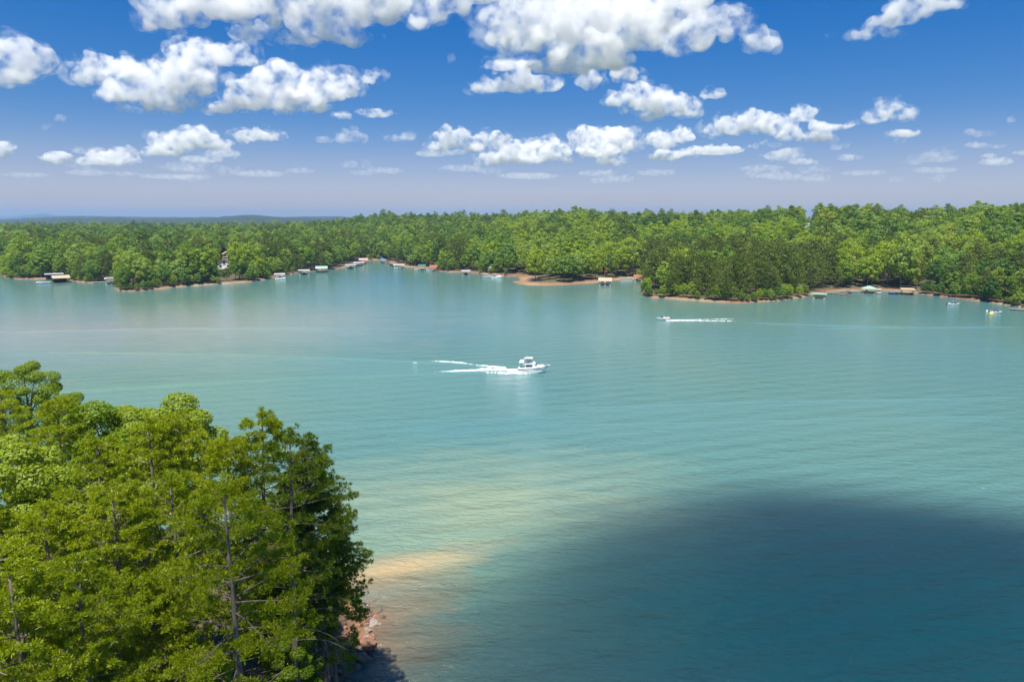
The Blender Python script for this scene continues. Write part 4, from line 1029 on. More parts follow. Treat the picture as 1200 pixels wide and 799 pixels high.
def boathouse(px, py, wpx, dep, roof, rh, roofm, label, yaw=0.0, deckm='plank', wall=None, gang=None, two=False, up=0.0, postm='offwhite'):
    """floating covered slip: floats and deck in a U, posts, roof"""
    p = P(px, py); D = p.length; mpp = math.hypot(D, CAM_H)/F
    t = empty('boathouse', (p.x, p.y, 0), -math.atan2(p.x, p.y) + yaw); tag(t, label, 'boathouse', 'docks and boathouses along the far shore' if False else None)
    w = wpx*mpp*0.84; d = dep*0.9
    dk = MB()
    for sg in (-1, 1): dk.box((sg*(w/2 - 0.5), 0, 0.30), (1.0, d, 0.42))
    dk.box((0, d/2 - 0.6, 0.305), (w - 2.0, 1.2, 0.42))
    if two: dk.box((0, -0.6, 0.30), (0.8, d - 1.2, 0.42))
    dk.build('deck', M[deckm], t)
    n_ = 3
    for sg in (-1, 1):
        for i in range(n_):
            y = -d/2 + 0.35 + (d - 0.7)*i/(n_ - 1)
            MB().tube([(sg*(w/2 - 0.25), y, 0.45), (sg*(w/2 - 0.25), y, rh)], 0.09, 6).build('post', M[postm], t)
    o_ = 0.45; a, b_ = w/2 + o_, d/2 + o_
    rf = MB()
    if roof == 'flat':
        rf.loft([[(-a, -b_, rh), (a, -b_, rh), (a, b_, rh + 0.25), (-a, b_, rh + 0.25)], [(-a, -b_, rh + 0.22), (a, -b_, rh + 0.22), (a, b_, rh + 0.47), (-a, b_, rh + 0.47)]])
    elif roof == 'gable':          # ridge runs along the width: the slope faces the water
        hh = rh + d*0.24
        rf.loft([[(-a, -b_, rh), (-a, 0, hh), (-a, b_, rh), (-a, b_, rh - 0.12), (-a, 0, hh - 0.16), (-a, -b_, rh - 0.12)], [(a, -b_, rh), (a, 0, hh), (a, b_, rh), (a, b_, rh - 0.12), (a, 0, hh - 0.16), (a, -b_, rh - 0.12)]])
    elif roof == 'front':          # gable end faces the water
        hh = rh + w*0.17
        rf.loft([[(-a, -b_, rh), (0, -b_, hh), (a, -b_, rh), (a, -b_, rh - 0.12), (0, -b_, hh - 0.16), (-a, -b_, rh - 0.12)], [(-a, b_, rh), (0, b_, hh), (a, b_, rh), (a, b_, rh - 0.12), (0, b_, hh - 0.16), (-a, b_, rh - 0.12)]])
    else:                          # hip
        hh = rh + min(w, d)*0.22; c = max(0.3, a - b_*0.9)
        rf.add([(-a, -b_, rh), (a, -b_, rh), (a, b_, rh), (-a, b_, rh), (-c, 0, hh), (c, 0, hh), (-a, -b_, rh - 0.12), (a, -b_, rh - 0.12), (a, b_, rh - 0.12), (-a, b_, rh - 0.12)],
               [(0, 1, 5, 4), (1, 2, 5), (2, 3, 4, 5), (3, 0, 4), (6, 7, 1, 0), (7, 8, 2, 1), (8, 9, 3, 2), (9, 6, 0, 3), (9, 8, 7, 6)])
    rf.build('roof', M[roofm], t)
    if wall: MB().box((0, d/2 - 0.25, (rh + 0.5)/2), (w - 0.9, 0.08, rh - 0.55)).build('back_wall', M[wall], t)
    if gang:
        gx_, gl = gang
        MB().box((gx_*w/2, d/2 + gl/2, 0.62), (1.2, gl, 0.12)).build('gangway', M['plank'], t)
    if up: 
        ud = MB(); ud.box((0, 0, rh + 0.5), (w*0.9, d*0.9, 0.08))
        for sg in (-1, 1): ud.box((sg*w*0.44, 0, rh + 1.0), (0.05, d*0.88, 0.9))
        ud.box((0, -d*0.44, rh + 1.0), (w*0.86, 0.05, 0.9)); ud.build('sun_deck', M['offwhite'], t)
    return t, mpp, w

def slip_boat(bh, kind, L, label, dx=0.0, dy=-0.5, turn=-math.pi/2, **kw):
    t = bh[0]; o = Vector((dx, dy, 0)); o.rotate(t.rotation_euler)
    loc = (t.location.x + o.x, t.location.y + o.y, kw.pop('z', 0.05))
    return kind(loc, t.rotation_euler.z + turn, L, label, **kw)

# --- the low shore with two dark boathouses
b1 = boathouse(71.5, 331.0, 16, 7.5, 'gable', 3.0, 'tanroof', 'boathouse with a tan gable roof and dark open sides, by the sailing mast', deckm='darkwood', wall='darkwood', postm='darkwood', yaw=0.15)
b2 = boathouse(64, 327.6, 17, 7.0, 'flat', 3.6, 'greymetal', 'dark flat-roofed boathouse behind the tan gable roof', deckm='darkwood', wall='darkwood', postm='darkwood')
slip_boat(b1, pontoon, 8.0, 'white pontoon boat moored beside the tan gable boathouse', dx=-9.5, dy=-0.5, turn=math.pi, canopy='navy', rail='gel')
def sailboat(px, py, label):
    p = P(px, py); t = empty('sailboat', (p.x, p.y, 0), 0.2); tag(t, label, 'sailboat')
    hull_mb(7.5, 2.4, 0.85, 1.1, 0.6).build('hull', M['gel'], t); MB().box((0.3, 0, 1.15), (2.6, 1.3, 0.5), 0, 0.8).build('cabin', M['offwhite'], t)
    MB().tube([(0.6, 0, 0.9), (0.6, 0, 10.8)], [0.09, 0.06], 7).build('mast', M['offwhite'], t); MB().tube([(0.6, 0, 2.0), (-2.8, 0, 2.1)], 0.12, 6).build('boom', M['navy'], t)
sailboat(65, 326.2, 'sailboat with a bare pale mast behind the dark boathouses')
b3 = boathouse(131, 332.6, 13, 8.0, 'flat', 3.2, 'offwhite', 'white double-decked dock half hidden by the wooded point', up=1.0, deckm='offwhite', gang=None)
slip_boat(b3, runabout, 6.5, 'white motorboat inside the white double-decked dock', canopy=None)
def jetty(px, py, wpx, label, m_='plank', yaw=0.0, dpt=2.2, post=True, name='floating_dock'):
    p = P(px, py); D = math.hypot(p.length, CAM_H); w = wpx*D/F
    t = empty(name, (p.x, p.y, 0), -math.atan2(p.x, p.y) + yaw); tag(t, label, 'dock')
    MB().box((0, 0, 0.42), (w, dpt, 0.14)).build('deck', M[m_], t)
    k = max(2, int(w/2.6))
    for i in range(k): MB().box((-w/2 + w*(i + 0.5)/k, 0, 0.16), (w/k*0.7, dpt*0.85, 0.36)).build('float', M['darkwood'], t)
    if post:
        for sg in (-1, 1): MB().tube([(sg*w*0.46, dpt*0.56, -1), (sg*w*0.46, dpt*0.56, 1.5)], 0.11, 6).build('piling', M['darkwood'], t)
    return t
jetty(117, 331.2, 12, 'long pale gangway between the clay bank and the white double-decked dock', 'offwhite', 0.1)

# --- the cove lined with pale-roofed docks
b4 = boathouse(328, 326.6, 12, 7.0, 'flat', 3.0, 'offwhite', 'white flat-roofed dock over a red boat, first beyond the white house', deckm='offwhite')
slip_boat(b4, runabout, 5.5, 'red motorboat on a lift under the white flat-roofed dock', hullm='red', canopy=None, stripe='navy', z=1.0)
slip_boat(b4, pontoon, 7.0, 'white pontoon boat lying across the mouth of the red boat\'s dock', dx=0.5, dy=-6.0, turn=0.0, canopy='offwhite', rail='gel')
b5 = boathouse(356.5, 321.8, 13, 7.5, 'flat', 3.0, 'offwhite', 'white-roofed dock with a dark boat, between the red boat\'s dock and the grey-green roof', deckm='offwhite')
slip_boat(b5, runabout, 6.0, 'dark blue motorboat under the second white-roofed dock', hullm='navy', canopy=None, stripe=None)
b6 = boathouse(377, 318.9, 14, 8.0, 'gable', 2.9, 'mintroof', 'grey-green gabled dock standing before the bare clay bank', deckm='darkwood', postm='darkwood', gang=(0.2, 5))
b7 = boathouse(411, 314.8, 13, 8.5, 'flat', 3.0, 'greymetal', 'grey-roofed dock, outermost in the row of the inner cove', deckm='offwhite')
slip_boat(b7, runabout, 6.0, 'motorboat in shade under the outermost grey-roofed dock', hullm='navy', canopy=None, stripe=None)
b8 = boathouse(420.5, 312.0, 13, 8.5, 'flat', 3.0, 'offwhite', 'pale grey-roofed dock, middle one of the row in the inner cove', deckm='offwhite')
slip_boat(b8, runabout, 6.5, 'motorboat under the middle dock of the inner cove', canopy=None)
b9 = boathouse(426, 308.8, 11, 8.0, 'gable', 3.2, 'pinkroof', 'faded pink-roofed dock behind the grey docks of the inner cove', up=0.0, deckm='plank')
slip_boat(b9, runabout, 6.5, 'white motorboat beside the faded pink-roofed dock', dx=6.5, dy=-2, canopy='navy')
b10 = boathouse(448.5, 308.0, 9, 7.0, 'hip', 3.0, 'bluecloth', 'bright blue canopy dock at the head of the cove', gang=(0.8, 4), deckm='tanwood')
b11 = boathouse(459, 311.4, 10, 8.0, 'flat', 3.3, 'redroof', 'rust red-roofed dock behind the long white roof of the inner cove', deckm='offwhite')
slip_boat(b11, runabout, 6.0, 'white motorboat under the rust red-roofed dock', canopy=None)
b12 = boathouse(467.5, 314.6, 14, 8.0, 'flat', 2.9, 'offwhite', 'long white-roofed dock across the cove from the grey docks', deckm='plank')
slip_boat(b12, runabout, 7.0, 'white motorboat moored outside the long white-roofed dock', dx=-1.0, dy=-7.0, turn=0.2, canopy=None)
b13 = boathouse(494.5, 316.4, 9, 7.5, 'gable', 2.9, 'greenroof', 'dark green-roofed dock beside the terracotta roof', deckm='plank')
slip_boat(b13, runabout, 6.0, 'white motorboat beside the dark green-roofed dock', dx=-3.5, dy=-5.0, turn=0.4, canopy=None)
b14 = boathouse(508, 317.3, 9, 7.5, 'gable', 2.9, 'redroof', 'terracotta-roofed dock tucked behind the dark green trees', deckm='plank')
slip_boat(b14, runabout, 5.5, 'white motorboat with a blue canopy beside the terracotta-roofed dock', dx=-3.0, dy=-5.0, turn=0.1, canopy='bluecloth')
b15 = boathouse(546, 321.8, 10.5, 7.5, 'flat', 2.6, 'offwhite', 'lone grey-white roofed dock before the dark tree clump', deckm='offwhite', gang=(0.5, 5))
slip_boat(b15, runabout, 5.5, 'motorboat under the lone grey-white dock', hullm='navy', canopy=None, stripe=None)
def cabin_boat(loc, rz, L, label, canopy='pinkroof'):
    t = empty('cabin_cruiser', loc, rz); tag(t, label, 'boat'); Wd = L*0.34
    hull_mb(L, Wd, 1.0, 1.5).build('hull', M['gel'], t)
    cb = MB().loft([[(-L*0.12, -Wd*0.36, 1.05), (-L*0.12, Wd*0.36, 1.05), (-L*0.10, Wd*0.32, 2.1), (-L*0.10, -Wd*0.32, 2.1)], [(L*0.12, -Wd*0.34, 1.1), (L*0.12, Wd*0.34, 1.1), (L*0.06, Wd*0.28, 2.1), (L*0.06, -Wd*0.28, 2.1)], [(L*0.32, -Wd*0.2, 1.35), (L*0.32, Wd*0.2, 1.35), (L*0.2, Wd*0.2, 1.6), (L*0.2, -Wd*0.2, 1.6)]]).build('cabin', M['gel'], t)
    MB().box((-L*0.01, 0, 1.78), (L*0.17, Wd*0.70, 0.3)).build('cabin_window', M['glass'], cb)
    bimini_mb(-L*0.42, -L*0.02, Wd*0.9, 3.2).build('canopy', M[canopy], t)
    f = MB()
    for sg in (-1, 1): f.tube([(-L*0.2, sg*Wd*0.42, 1.0), (-L*0.4, sg*Wd*0.42, 3.05)], 0.03, 5).tube([(-L*0.12, sg*Wd*0.4, 1.0), (-L*0.04, sg*Wd*0.42, 3.05)], 0.03, 5)
    f.build('canopy_frame', M['steel'], t)
    return t
p = P(583, 326.0); cabin_boat((p.x, p.y, 0), -0.15, 8.5, 'white cabin cruiser with a faded pink canopy beached near the spit')
p = P(571, 325.4); pontoon((p.x, p.y, 0), 0.4, 7.0, 'white pontoon boat beside the cruiser with the pink canopy', canopy='offwhite', rail='offwhite')
def flagpole(px, py, label, m_):
    p = P(px, py); z = max(0.2, gz(p.x, p.y)); t = empty('flagpole', (p.x, p.y, z)); tag(t, label, 'flag')
    MB().tube([(0, 0, 0), (0, 0, 6.5)], [0.06, 0.04], 6).build('pole', M['offwhite'], t)
    v = [];
    for i in range(7):
        y_ = 0.16*math.sin(i*1.1); v += [(0.05 + i*0.28, y_, 5.2), (0.05 + i*0.28, y_, 6.4), (0.05 + i*0.28, y_ + 0.012, 6.4), (0.05 + i*0.28, y_ + 0.012, 5.2)]
    MB().loft([v[i*4:i*4 + 4] for i in range(7)]).build('flag', M[m_], t)
flagpole(573, 323, 'pole with a small pale flag behind the beached cruiser', 'offwhite')
flagpole(708.5, 328.5, 'pole with a red flag over the two-bay dock of the spit', 'red')
# --- the two-bay dock on the spit, the red-roofed dock and its wall
b16 = boathouse(709, 334.0, 16.5, 8.0, 'gable', 2.8, 'tanroof', 'two-bay dock with a tan roof at the end of the sandy spit', deckm='offwhite', two=True, gang=(0.2, 5))
slip_boat(b16, runabout, 5.5, 'cream-covered boat on the lift nearest the sandy beach, in the two-bay dock', dx=-1.8, dy=-0.8, canopy=None, cover='seat', z=0.7, stripe=None)
slip_boat(b16, runabout, 5.5, 'cream-covered boat on the lift farthest from the sandy beach, in the two-bay dock', dx=1.9, dy=-0.8, canopy=None, cover='seat', z=0.7, stripe=None)
b17 = boathouse(748, 329.6, 11, 7.0, 'gable', 2.9, 'redroof', 'red-roofed dock half hidden behind the tip of the dark headland', deckm='offwhite')
slip_boat(b17, runabout, 5.5, 'red-striped white motorboat under the red-roofed dock', dx=-1.0, stripe='red', canopy=None)
p0, p1 = P(727, 329.2), P(741, 328.8)
wl_ = empty('retaining_wall', (p0.x, p0.y, 0), math.atan2(p1.y - p0.y, p1.x - p0.x)); tag(wl_, 'low grey stone wall along the water between the two-bay and red-roofed docks', 'wall')
Lw = (p1 - p0).length; MB().box((Lw/2, 0, 0.5), (Lw, 0.6, 1.6)).build('wall_face', M['greymetal'], wl_); MB().box((Lw/2, 0, 1.36), (Lw + 0.2, 0.8, 0.12)).build('coping', M['offwhite'], wl_)
# --- the bay behind the anchored boats
b18 = boathouse(960, 349.6, 15, 3.8, 'flat', 2.1, 'mintroof', 'floating hut with tan board sides at the mouth of the bay', deckm='offwhite', wall=None, yaw=-0.06)
MB().box((0.2, 0, 1.2), (b18[2]*0.82, 3.0, 1.5)).build('side_boards', M['tanwood'], b18[0])
jetty(943, 346.6, 14, 'sloping plank gangway leading to the tan floating hut', 'plank', 0.45, 1.3, False)
jetty(977, 344.6, 22, 'long brown plank walkway reaching out from the rocks of the bay', 'plank', -0.35, 1.6)
jetty(991, 346.0, 10, 'short brown dock with a dark boat tied to it', 'plank', 0.0, 2.4)
p = P(993, 344.8); runabout((p.x, p.y, 0), 0.2, 5.5, 'dark motorboat tied to the short brown dock', canopy='navy', hullm='black', stripe=None)
jetty(1001, 342.2, 8, 'pale flat dock close to the sandy bank of the bay', 'offwhite', 0.1, 2.2)
b19 = boathouse(1018, 343.4, 15, 8.0, 'hip', 2.6, 'mintroof', 'mint green hip-roofed dock in the bay', deckm='plank')
slip_boat(b19, runabout, 5.5, 'white motorboat under the mint green roof', dx=-1.2, canopy=None)
slip_boat(b19, pontoon, 6.0, 'pale pontoon boat moored at the side of the mint green roof', dx=5.0, dy=-1.0, canopy='seat', rail='offwhite')
b20 = boathouse(1063, 345.2, 13, 8.0, 'flat', 2.8, 'tanroof', 'tan flat-roofed dock with a dark timber deck, last in the bay', deckm='darkwood', postm='plank', gang=(0.9, 6), yaw=0.12)
slip_boat(b20, runabout, 5.5, 'dark-covered motorboat outside the tan flat-roofed dock', dx=-6.0, dy=-1.5, turn=0.0, canopy=None, cover='navy', hullm='black', stripe=None)
jetty(1196, 363.6, 18, 'brown floating dock cut by the picture edge near the anchored boats', 'plank', -0.1, 3.0)
# --- anchored boats, mooring buoy, speedboat
p = P(1117.5, 357.6); runabout((p.x, p.y, 0), -0.05, 6.0, 'white motorboat at anchor with a blue canopy and a navy stripe', canopy='bluecloth', stripe='navy')
p = P(1167, 367.4); ab = runabout((p.x, p.y, 0), 0.08, 6.0, 'white motorboat at anchor with a yellow float at its stern', canopy='navy', stripe='greenroof')
p = P(1161.5, 368.2); t = empty('inflatable_tube', (p.x, p.y, 0)); tag(t, 'yellow inflatable tube behind the anchored boat', 'float')
ring = []
for i in range(17):
    a = 2*math.pi*i/16; ring.append((0.8*math.cos(a), 0.8*math.sin(a), 0.22))
MB().tube(ring, 0.34, 8, False).build('ring', M['yellow'], t); MB().box((0, 0, 0.16), (1.2, 1.2, 0.08)).build('seat', M['navy'], t)
p = P(1156.5, 365.0); t = empty('buoy', (p.x, p.y, 0)); tag(t, 'round white mooring buoy beside the anchored boat with the yellow float', 'buoy')
secs = [[(r_*math.cos(2*math.pi*k/12), r_*math.sin(2*math.pi*k/12), z_) for k in range(12)] for r_, z_ in ((0.1, -0.3), (0.38, -0.1), (0.48, 0.15), (0.40, 0.42), (0.18, 0.58), (0.08, 0.62))]
MB().loft(secs).build('body', M['gel'], t, True); MB().tube([(0, 0, 0.6), (0, 0, 0.85)], 0.04, 6).build('mooring_eye', M['steel'], t)
p = P(777, 375.0); SPB = runabout((p.x, p.y, 0.12), math.pi + 0.02, 5.6, 'small white speedboat with a maroon stripe running ahead of a straight foam trail', canopy=None, stripe='redroof', name='speedboat')

# --- the white cruiser under way
p = P(625, 436.6)
cr = empty('motor_yacht', (p.x, p.y, 0.0), R(-9)); cr.rotation_euler = (0, R(-2.2), R(-9)); cr.scale = (0.97, 0.97, 0.97)
tag(cr, 'white flybridge motor yacht with a bimini top racing across open water', 'motor yacht')
L = 8.4; Wd = 3.1
hl = hull_mb(L, Wd, 1.35, 2.05, 0.9, 1.9, 1.0, 0.4).build('hull', M['gel'], cr, False)
vm = MB()
for sg in (-1, 1): vm.add([(-3.9, sg*1.415, 1.10), (-2.3, sg*1.50, 1.14), (-2.3, sg*1.51, 1.24), (-3.9, sg*1.425, 1.20)], [(0, 1, 2, 3)])
vm.build('side_vent', M['glass'], hl)
rb = MB()
for sg in (-1, 1): rb.tube([(-4.15, sg*1.42, 1.30), (-1.5, sg*1.56, 1.36), (1.0, sg*1.47, 1.55), (2.8, sg*0.98, 1.85), (4.15, sg*0.05, 2.06)], 0.05, 5)
rb.build('rub_rail', M['navy'], hl)
# deckhouse with raked front
dh = MB().loft([[(-2.2, -1.2, 1.30), (-2.2, 1.2, 1.30), (-2.05, 1.08, 2.42), (-2.05, -1.08, 2.42)], [(0.5, -1.22, 1.40), (0.5, 1.22, 1.40), (0.05, 1.05, 2.42), (0.05, -1.05, 2.42)],
                [(1.35, -1.02, 1.58), (1.35, 1.02, 1.58), (0.35, 0.92, 2.40), (0.35, -0.92, 2.40)]]).build('deckhouse', M['gel'], cr)
for sg in (-1, 1):
    MB().loft([[(-1.9, sg*1.165, 1.82), (0.05, sg*1.175, 1.86), (-0.05, sg*1.105, 2.24), (-1.85, sg*1.10, 2.24)], [(-1.9, sg*1.195, 1.82), (0.05, sg*1.205, 1.86), (-0.05, sg*1.135, 2.24), (-1.85, sg*1.13, 2.24)]]).build('side_window', M['glass'], dh)
MB().loft([[(1.12, -0.92, 1.82), (1.12, 0.92, 1.82), (0.58, 0.86, 2.26), (0.58, -0.86, 2.26)], [(1.16, -0.92, 1.84), (1.16, 0.92, 1.84), (0.62, 0.86, 2.28), (0.62, -0.86, 2.28)]]).build('windscreen', M['glass'], dh)
MB().loft([[(1.3, -0.9, 1.6), (1.3, 0.9, 1.6), (1.2, 0.75, 1.98), (1.2, -0.75, 1.98)], [(3.0, -0.45, 1.9), (3.0, 0.45, 1.9), (2.8, 0.35, 2.1), (2.8, -0.35, 2.1)]]).build('foredeck_trunk', M['gel'], cr)
fb_ = MB().loft([[(-2.5, -1.2, 2.43), (-2.5, 1.2, 2.43), (-2.5, 1.2, 2.62), (-2.5, -1.2, 2.62)], [(-0.2, -1.15, 2.43), (-0.2, 1.15, 2.43), (-0.2, 1.22, 2.95), (-0.2, -1.22, 2.95)], [(0.75, -0.75, 2.46), (0.75, 0.75, 2.46), (0.35, 0.85, 3.0), (0.35, -0.85, 3.0)]]).build('flybridge', M['gel'], cr)
MB().box((-1.3, 0.35, 3.0), (0.5, 0.9, 0.5)).build('helm_seat', M['seat'], fb_)
bimini_mb(-2.3, 0.0, 2.3, 4.25, 0.10).build('bimini_top', M['seat'], cr)
f = MB()
for sg in (-1, 1):
    f.tube([(-1.1, sg*1.15, 2.7), (-2.2, sg*1.1, 4.1)], 0.035, 5).tube([(-1.1, sg*1.15, 2.7), (-0.1, sg*1.1, 4.1)], 0.035, 5).tube([(-1.6, sg*1.12, 3.3), (-0.6, sg*1.12, 3.35)], 0.03, 5)
f.build('bimini_frame', M['navy'], cr)
MB().loft([[(-1.95, -1.05, 3.0), (0.05, -1.05, 3.05), (-0.05, -1.08, 3.55), (-1.7, -1.08, 3.5)], [(-1.95, 1.05, 3.0), (0.05, 1.05, 3.05), (-0.05, 1.08, 3.55), (-1.7, 1.08, 3.5)]]).build('flybridge_windscreen', M['glass'], cr) if False else None
ar = MB().box((-3.0, 0, 3.22), (1.3, 2.5, 0.42), 0, 0.86).build('cockpit_hardtop', M['gel'], cr)
for sx_, sy_ in ((-3.5, -1.1), (-3.5, 1.1), (-2.6, -1.1), (-2.6, 1.1)): MB().tube([(sx_, sy_, 1.3), (sx_, sy_, 3.05)], 0.05, 6).build('hardtop_post', M['offwhite'], cr)
MB().box((-3.0, 0, 1.45), (1.5, 2.1, 0.25)).build('cockpit_seat', M['seat'], cr)
rl = MB()
for sg in (-1, 1):
    pts_ = [(1.0, sg*1.35, 1.60), (2.0, sg*1.2, 1.75), (3.0, sg*0.85, 1.9), (4.2, sg*0.12, 2.08)]
    rl.tube([(x, y*0.97, z + 0.6) for x, y, z in pts_], 0.025, 5)
    for q in pts_: rl.tube([q, (q[0], q[1]*0.97, q[2] + 0.6)], 0.022, 4)
rl.build('bow_rail', M['steel'], cr)
MB().box((4.25, 0, 2.08), (0.9, 0.45, 0.09)).build('bow_pulpit', M['gel'], cr)
MB().box((-4.4, 0, 0.35), (0.6, 2.4, 0.08)).build('swim_platform', M['gel'], cr)
MB().tube([(-1.9, 0.9, 4.1), (-1.95, 0.9, 6.0)], [0.02, 0.012], 5).build('antenna', M['offwhite'], cr)

# --- foam
m, n, l, b = mat('foam'); b.inputs['Base Color'].default_value = (0.82, 0.84, 0.84, 1); b.inputs['Roughness'].default_value = 0.8; M['foam'] = m
def foam(name, runs, label, seed, z0=0.03, fine=1.0):
    """churned froth: many low irregular domes along the runs of (pixel, pixel, width, cover)"""
    rg = np.random.default_rng(seed); V = []; Fq = []
    for run in runs:
        pts = np.array([P(q[0], q[1])[:2] for q in run]); ws = [q[2] for q in run]; cv = [q[3] for q in run]
        d = np.r_[0, np.cumsum(np.hypot(*np.diff(pts, axis=0).T))]; n_ = int(d[-1]*np.mean(ws)*np.mean(cv)*26/fine)
        s = rg.uniform(0, d[-1], n_); c = np.interp(s, d, cv); clump = vnoise(s, s*0 + seed, 3.0, seed)*0.7 + 0.6
        s = s[rg.uniform(size=n_) < c/np.max(cv)*clump]; n_ = len(s)
        w = np.interp(s, d, ws); x = np.interp(s, d, pts[:, 0]); y = np.interp(s, d, pts[:, 1])
        tx = np.interp(s, d, np.gradient(pts[:, 0], d)); ty = np.interp(s, d, np.gradient(pts[:, 1], d)); q = np.hypot(tx, ty)
        o_ = rg.normal(0, 0.28, n_)*w; x = x - ty/q*o_; y = y + tx/q*o_
        r = rg.uniform(0.08, 0.30, n_)*fine; hh = r*rg.uniform(0.25, 0.9, n_)
        for i in range(n_):
            k = 6; b0 = len(V); el = rg.uniform(1.0, 2.4)
            for j in range(k):
                a = 2*math.pi*j/k; rr_ = r[i]*rg.uniform(0.6, 1.25); V.append((x[i] + rr_*math.cos(a)*el, y[i] + rr_*math.sin(a), z0 - 0.05))
            V.append((x[i], y[i], z0 + hh[i])); Fq += [(b0 + j, b0 + (j + 1) % k, b0 + k) for j in range(k)]
    o = link(name, mesh_np(name, V, np.array(Fq)), M['foam']); return tag(o, label, 'foam', kind='stuff')
foam('wake_foam', [
    [(634, 436.3, 1.2, 0.9), (615, 437.2, 1.3, 1.2), (595, 437.0, 1.2, 0.9), (575, 436.8, 0.9, 0.5), (562, 436.8, 0.6, 0.2)],
    [(612, 434.2, 2.4, 1.3), (600, 433.4, 2.2, 1.1), (585, 433.0, 1.6, 0.8), (572, 432.4, 1.2, 0.5), (562, 431.8, 0.7, 0.2)],
    [(592, 431.0, 1.6, 0.9), (575, 429.6, 1.4, 0.7), (557, 428.2, 1.3, 0.7), (540, 425.6, 1.6, 0.9), (520, 424.2, 1.8, 0.9), (502, 424.2, 1.4, 0.8), (484, 425.0, 1.0, 0.5)],
    [(580, 433.2, 1.0, 0.7), (560, 433.4, 1.1, 0.8), (540, 434.4, 1.1, 0.8), (522, 435.6, 1.0, 0.7), (502, 437.2, 0.9, 0.6)],
    [(634, 435.4, 0.5, 0.6), (641, 436.2, 0.4, 0.2)]], 'white foam trail fanning out in two lines behind the motor yacht', 3)
foam('wake_foam', [
    [(781, 375.6, 1.0, 1.2), (800, 375.7, 0.9, 0.8), (830, 375.8, 0.7, 0.5), (862, 376.2, 0.6, 0.25)],
    [(783, 374.8, 1.0, 0.9), (805, 374.8, 0.7, 0.6), (832, 374.0, 0.5, 0.35), (862, 373.4, 0.4, 0.2)]], 'straight double foam trail behind the small speedboat', 4, fine=0.6)

# --- houses among the far trees
def house(loc, rz, w, d, wall_h, label, wallm, roofm, chimney=True):
    t = empty('house', loc, rz); tag(t, label, 'house')
    wb = MB().box((0, 0, wall_h/2 - 0.7), (w, d, wall_h + 1.4)); hh = wall_h + w*0.30
    wb.add([(-w/2, -d/2, wall_h), (w/2, -d/2, wall_h), (0, -d/2, hh - 0.05), (-w/2, d/2, wall_h), (w/2, d/2, wall_h), (0, d/2, hh - 0.05)], [(0, 1, 2), (5, 4, 3)])
    wl2 = wb.build('wall', M[wallm], t)
    a, b_ = w/2 + 0.5, d/2 + 0.6; e = wall_h - 0.3
    rf = MB().loft([[(-a, -b_, e), (0, -b_, hh), (a, -b_, e), (a, -b_, e + 0.2), (0, -b_, hh + 0.24), (-a, -b_, e + 0.2)], [(-a, b_, e), (0, b_, hh), (a, b_, e), (a, b_, e + 0.2), (0, b_, hh + 0.24), (-a, b_, e + 0.2)]]).build('roof', M[roofm], t)
    if chimney: MB().box((w*0.22, d*0.1, hh + 0.1), (0.9, 0.9, 2.2)).build('chimney', M['pinkroof'], rf)
    for sx_, z_ in ((-0.27, wall_h*0.28), (0.27, wall_h*0.28), (-0.27, wall_h*0.72), (0.27, wall_h*0.72), (0.0, wall_h*1.05)):
        wf = MB().box((w*sx_, -d/2 - 0.04, z_), (1.5, 0.1, 1.7)).build('window', M['glass'], t)
        MB().box((w*sx_, -d/2 - 0.08, z_ - 0.95), (1.8, 0.16, 0.12)).build('sill', M['gel'], wf)
    MB().box((0, -d/2 - 1.2, wall_h*0.46), (w, 2.3, 0.18)).build('balcony', M['offwhite'], t)
    return t
for (hx_, hy_, hz_, hw, hd, hh_, lab, wm, rm, rzz) in HOUSES: house((hx_, hy_, hz_), rzz, hw, hd, hh_, lab, wm, rm)

# --- rocks, driftwood on the near bank
M['rock_tan'] = paint('rusty_tan_rock', (0.29, 0.150, 0.085), 0.9, 0.4, 3.0)
M['rock_dark'] = paint('wet_brown_rock', (0.10, 0.05, 0.036), 0.7, 0.35, 3.0)
M['rock_pale'] = paint('pale_quartz_rock', (0.30, 0.25, 0.21), 0.8, 0.2, 3.0)
def rock_mesh(seed, m_):
    bm = bmesh.new(); bmesh.ops.create_icosphere(bm, subdivisions=3, radius=1)
    of = Vector((seed*3.7, seed*1.9, 0))
    for v in bm.verts:
        q = v.co.copy(); k = 1 + 0.55*mnoise.noise(q*0.9 + of) + 0.22*mnoise.noise(q*2.3 + of)
        k -= 0.25*max(0, mnoise.cell(q*1.1 + of) - 0.3); v.co = q*k; v.co.z *= 0.62
    me = bpy.data.meshes.new('rock'); bm.to_mesh(me); bm.free(); me.materials.append(m_); return me
RM = [rock_mesh(i, M[['rock_tan', 'rock_tan', 'rock_dark', 'rock_tan', 'rock_dark', 'rock_pale'][i]]) for i in range(6)]
rgk = np.random.default_rng(12); line = catmull(near_pts, 400); cnt = 0
def put_rock(x, y, s, k, label, group=None):
    o = bpy.data.objects.new('rock', RM[k]); COL.objects.link(o)
    o.location = (x, y, max(gz(x, y), -0.12) + s*0.18); o.scale = (s*rgk.uniform(0.8, 1.3), s*rgk.uniform(0.8, 1.2), s*rgk.uniform(0.7, 1.1)); o.rotation_euler = tuple(rgk.uniform(-0.35, 0.35, 2)) + (rgk.uniform(0, 6.28),)
    tag(o, label, 'rock', group)
p = P(427, 757); put_rock(p.x, p.y, 0.95, 0, 'largest flat tan slab on the near clay bank')
p = P(422, 772); put_rock(p.x, p.y, 0.75, 3, 'second tan slab just below the largest flat slab')
p = P(434, 764); put_rock(p.x, p.y, 0.45, 2, 'dark wet rock standing alone in the water off the slabs')
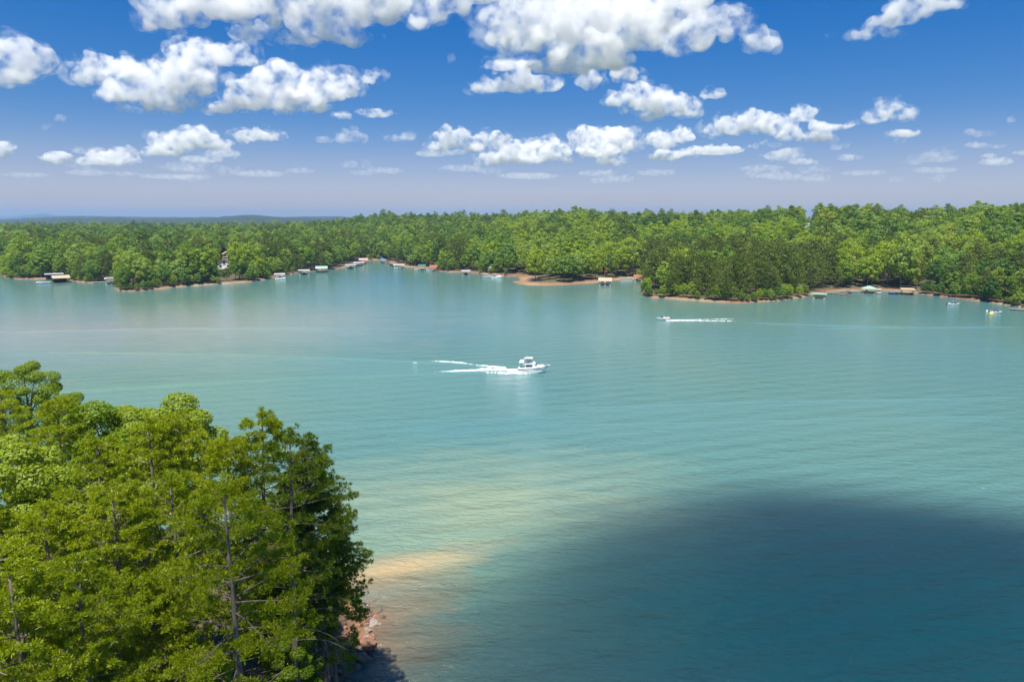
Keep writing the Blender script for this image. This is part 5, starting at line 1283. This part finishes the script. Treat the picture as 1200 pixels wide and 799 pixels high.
p = P(431, 740); put_rock(p.x, p.y, 0.42, 5, 'pale whitish rock at the waterline above the tan slabs')
kinds_r = {0: 'tan rusty rock strewn over the near clay bank', 1: 'tan rusty rock strewn over the near clay bank', 3: 'tan rusty rock strewn over the near clay bank', 2: 'small dark brown wet rock at the near waterline', 4: 'small dark brown wet rock at the near waterline', 5: 'small pale rock among the tan ones on the near bank'}
for i in range(130):
    j = int(rgk.integers(20, 330)); off = rgk.normal(0.3, 0.9); a = line[j]; tg = line[min(j + 3, 399)] - line[j - 3]; tg = tg/np.hypot(*tg); nn_ = np.array([-tg[1], tg[0]])
    q = a + nn_*off; k = int(rgk.choice([0, 1, 3, 2, 4, 5], p=[.26, .2, .2, .15, .14, .05])); s = float(np.clip(rgk.lognormal(-1.65, 0.5), 0.08, 0.55))
    put_rock(q[0], q[1], s, k, kinds_r[k], {0: 'tan rocks on the near bank', 1: 'tan rocks on the near bank', 3: 'tan rocks on the near bank', 2: 'dark wet rocks at the near waterline', 4: 'dark wet rocks at the near waterline', 5: 'small pale rocks on the near bank'}[k])
M['driftwood'] = bark_mat('grey_driftwood', (0.15, 0.12, 0.10), (0.26, 0.22, 0.18))
for (px, py, rz, Ld, lab) in [(417, 726, 0.9, 3.6, 'long grey fallen branch leaning out of the shrubs over the water'), (411, 737, 2.2, 2.6, 'forked grey dead branch lying on the bank below the shrubs'), (424, 718, 1.5, 2.2, 'thin upright dead sapling stem at the waterline')]:
    p = P(px, py, 0.8); z = gz(p.x, p.y); t = empty('dead_branch', (p.x, p.y, z), rz); tag(t, lab, 'dead branch')
    MB().tube([(0, 0, 0), (Ld*0.4, 0.1, Ld*0.28), (Ld*0.75, -0.1, Ld*0.38), (Ld, 0.1, Ld*0.55)], [0.07, 0.055, 0.035, 0.012], 6).build('stem', M['driftwood'], t, True)
    for q, sg in ((0.45, 1), (0.65, -1), (0.8, 1)): MB().tube([(Ld*q, 0, Ld*0.3), (Ld*(q + 0.2), sg*Ld*0.22, Ld*(0.36 + 0.2*q))], [0.03, 0.01], 5).build('twig', M['driftwood'], t)
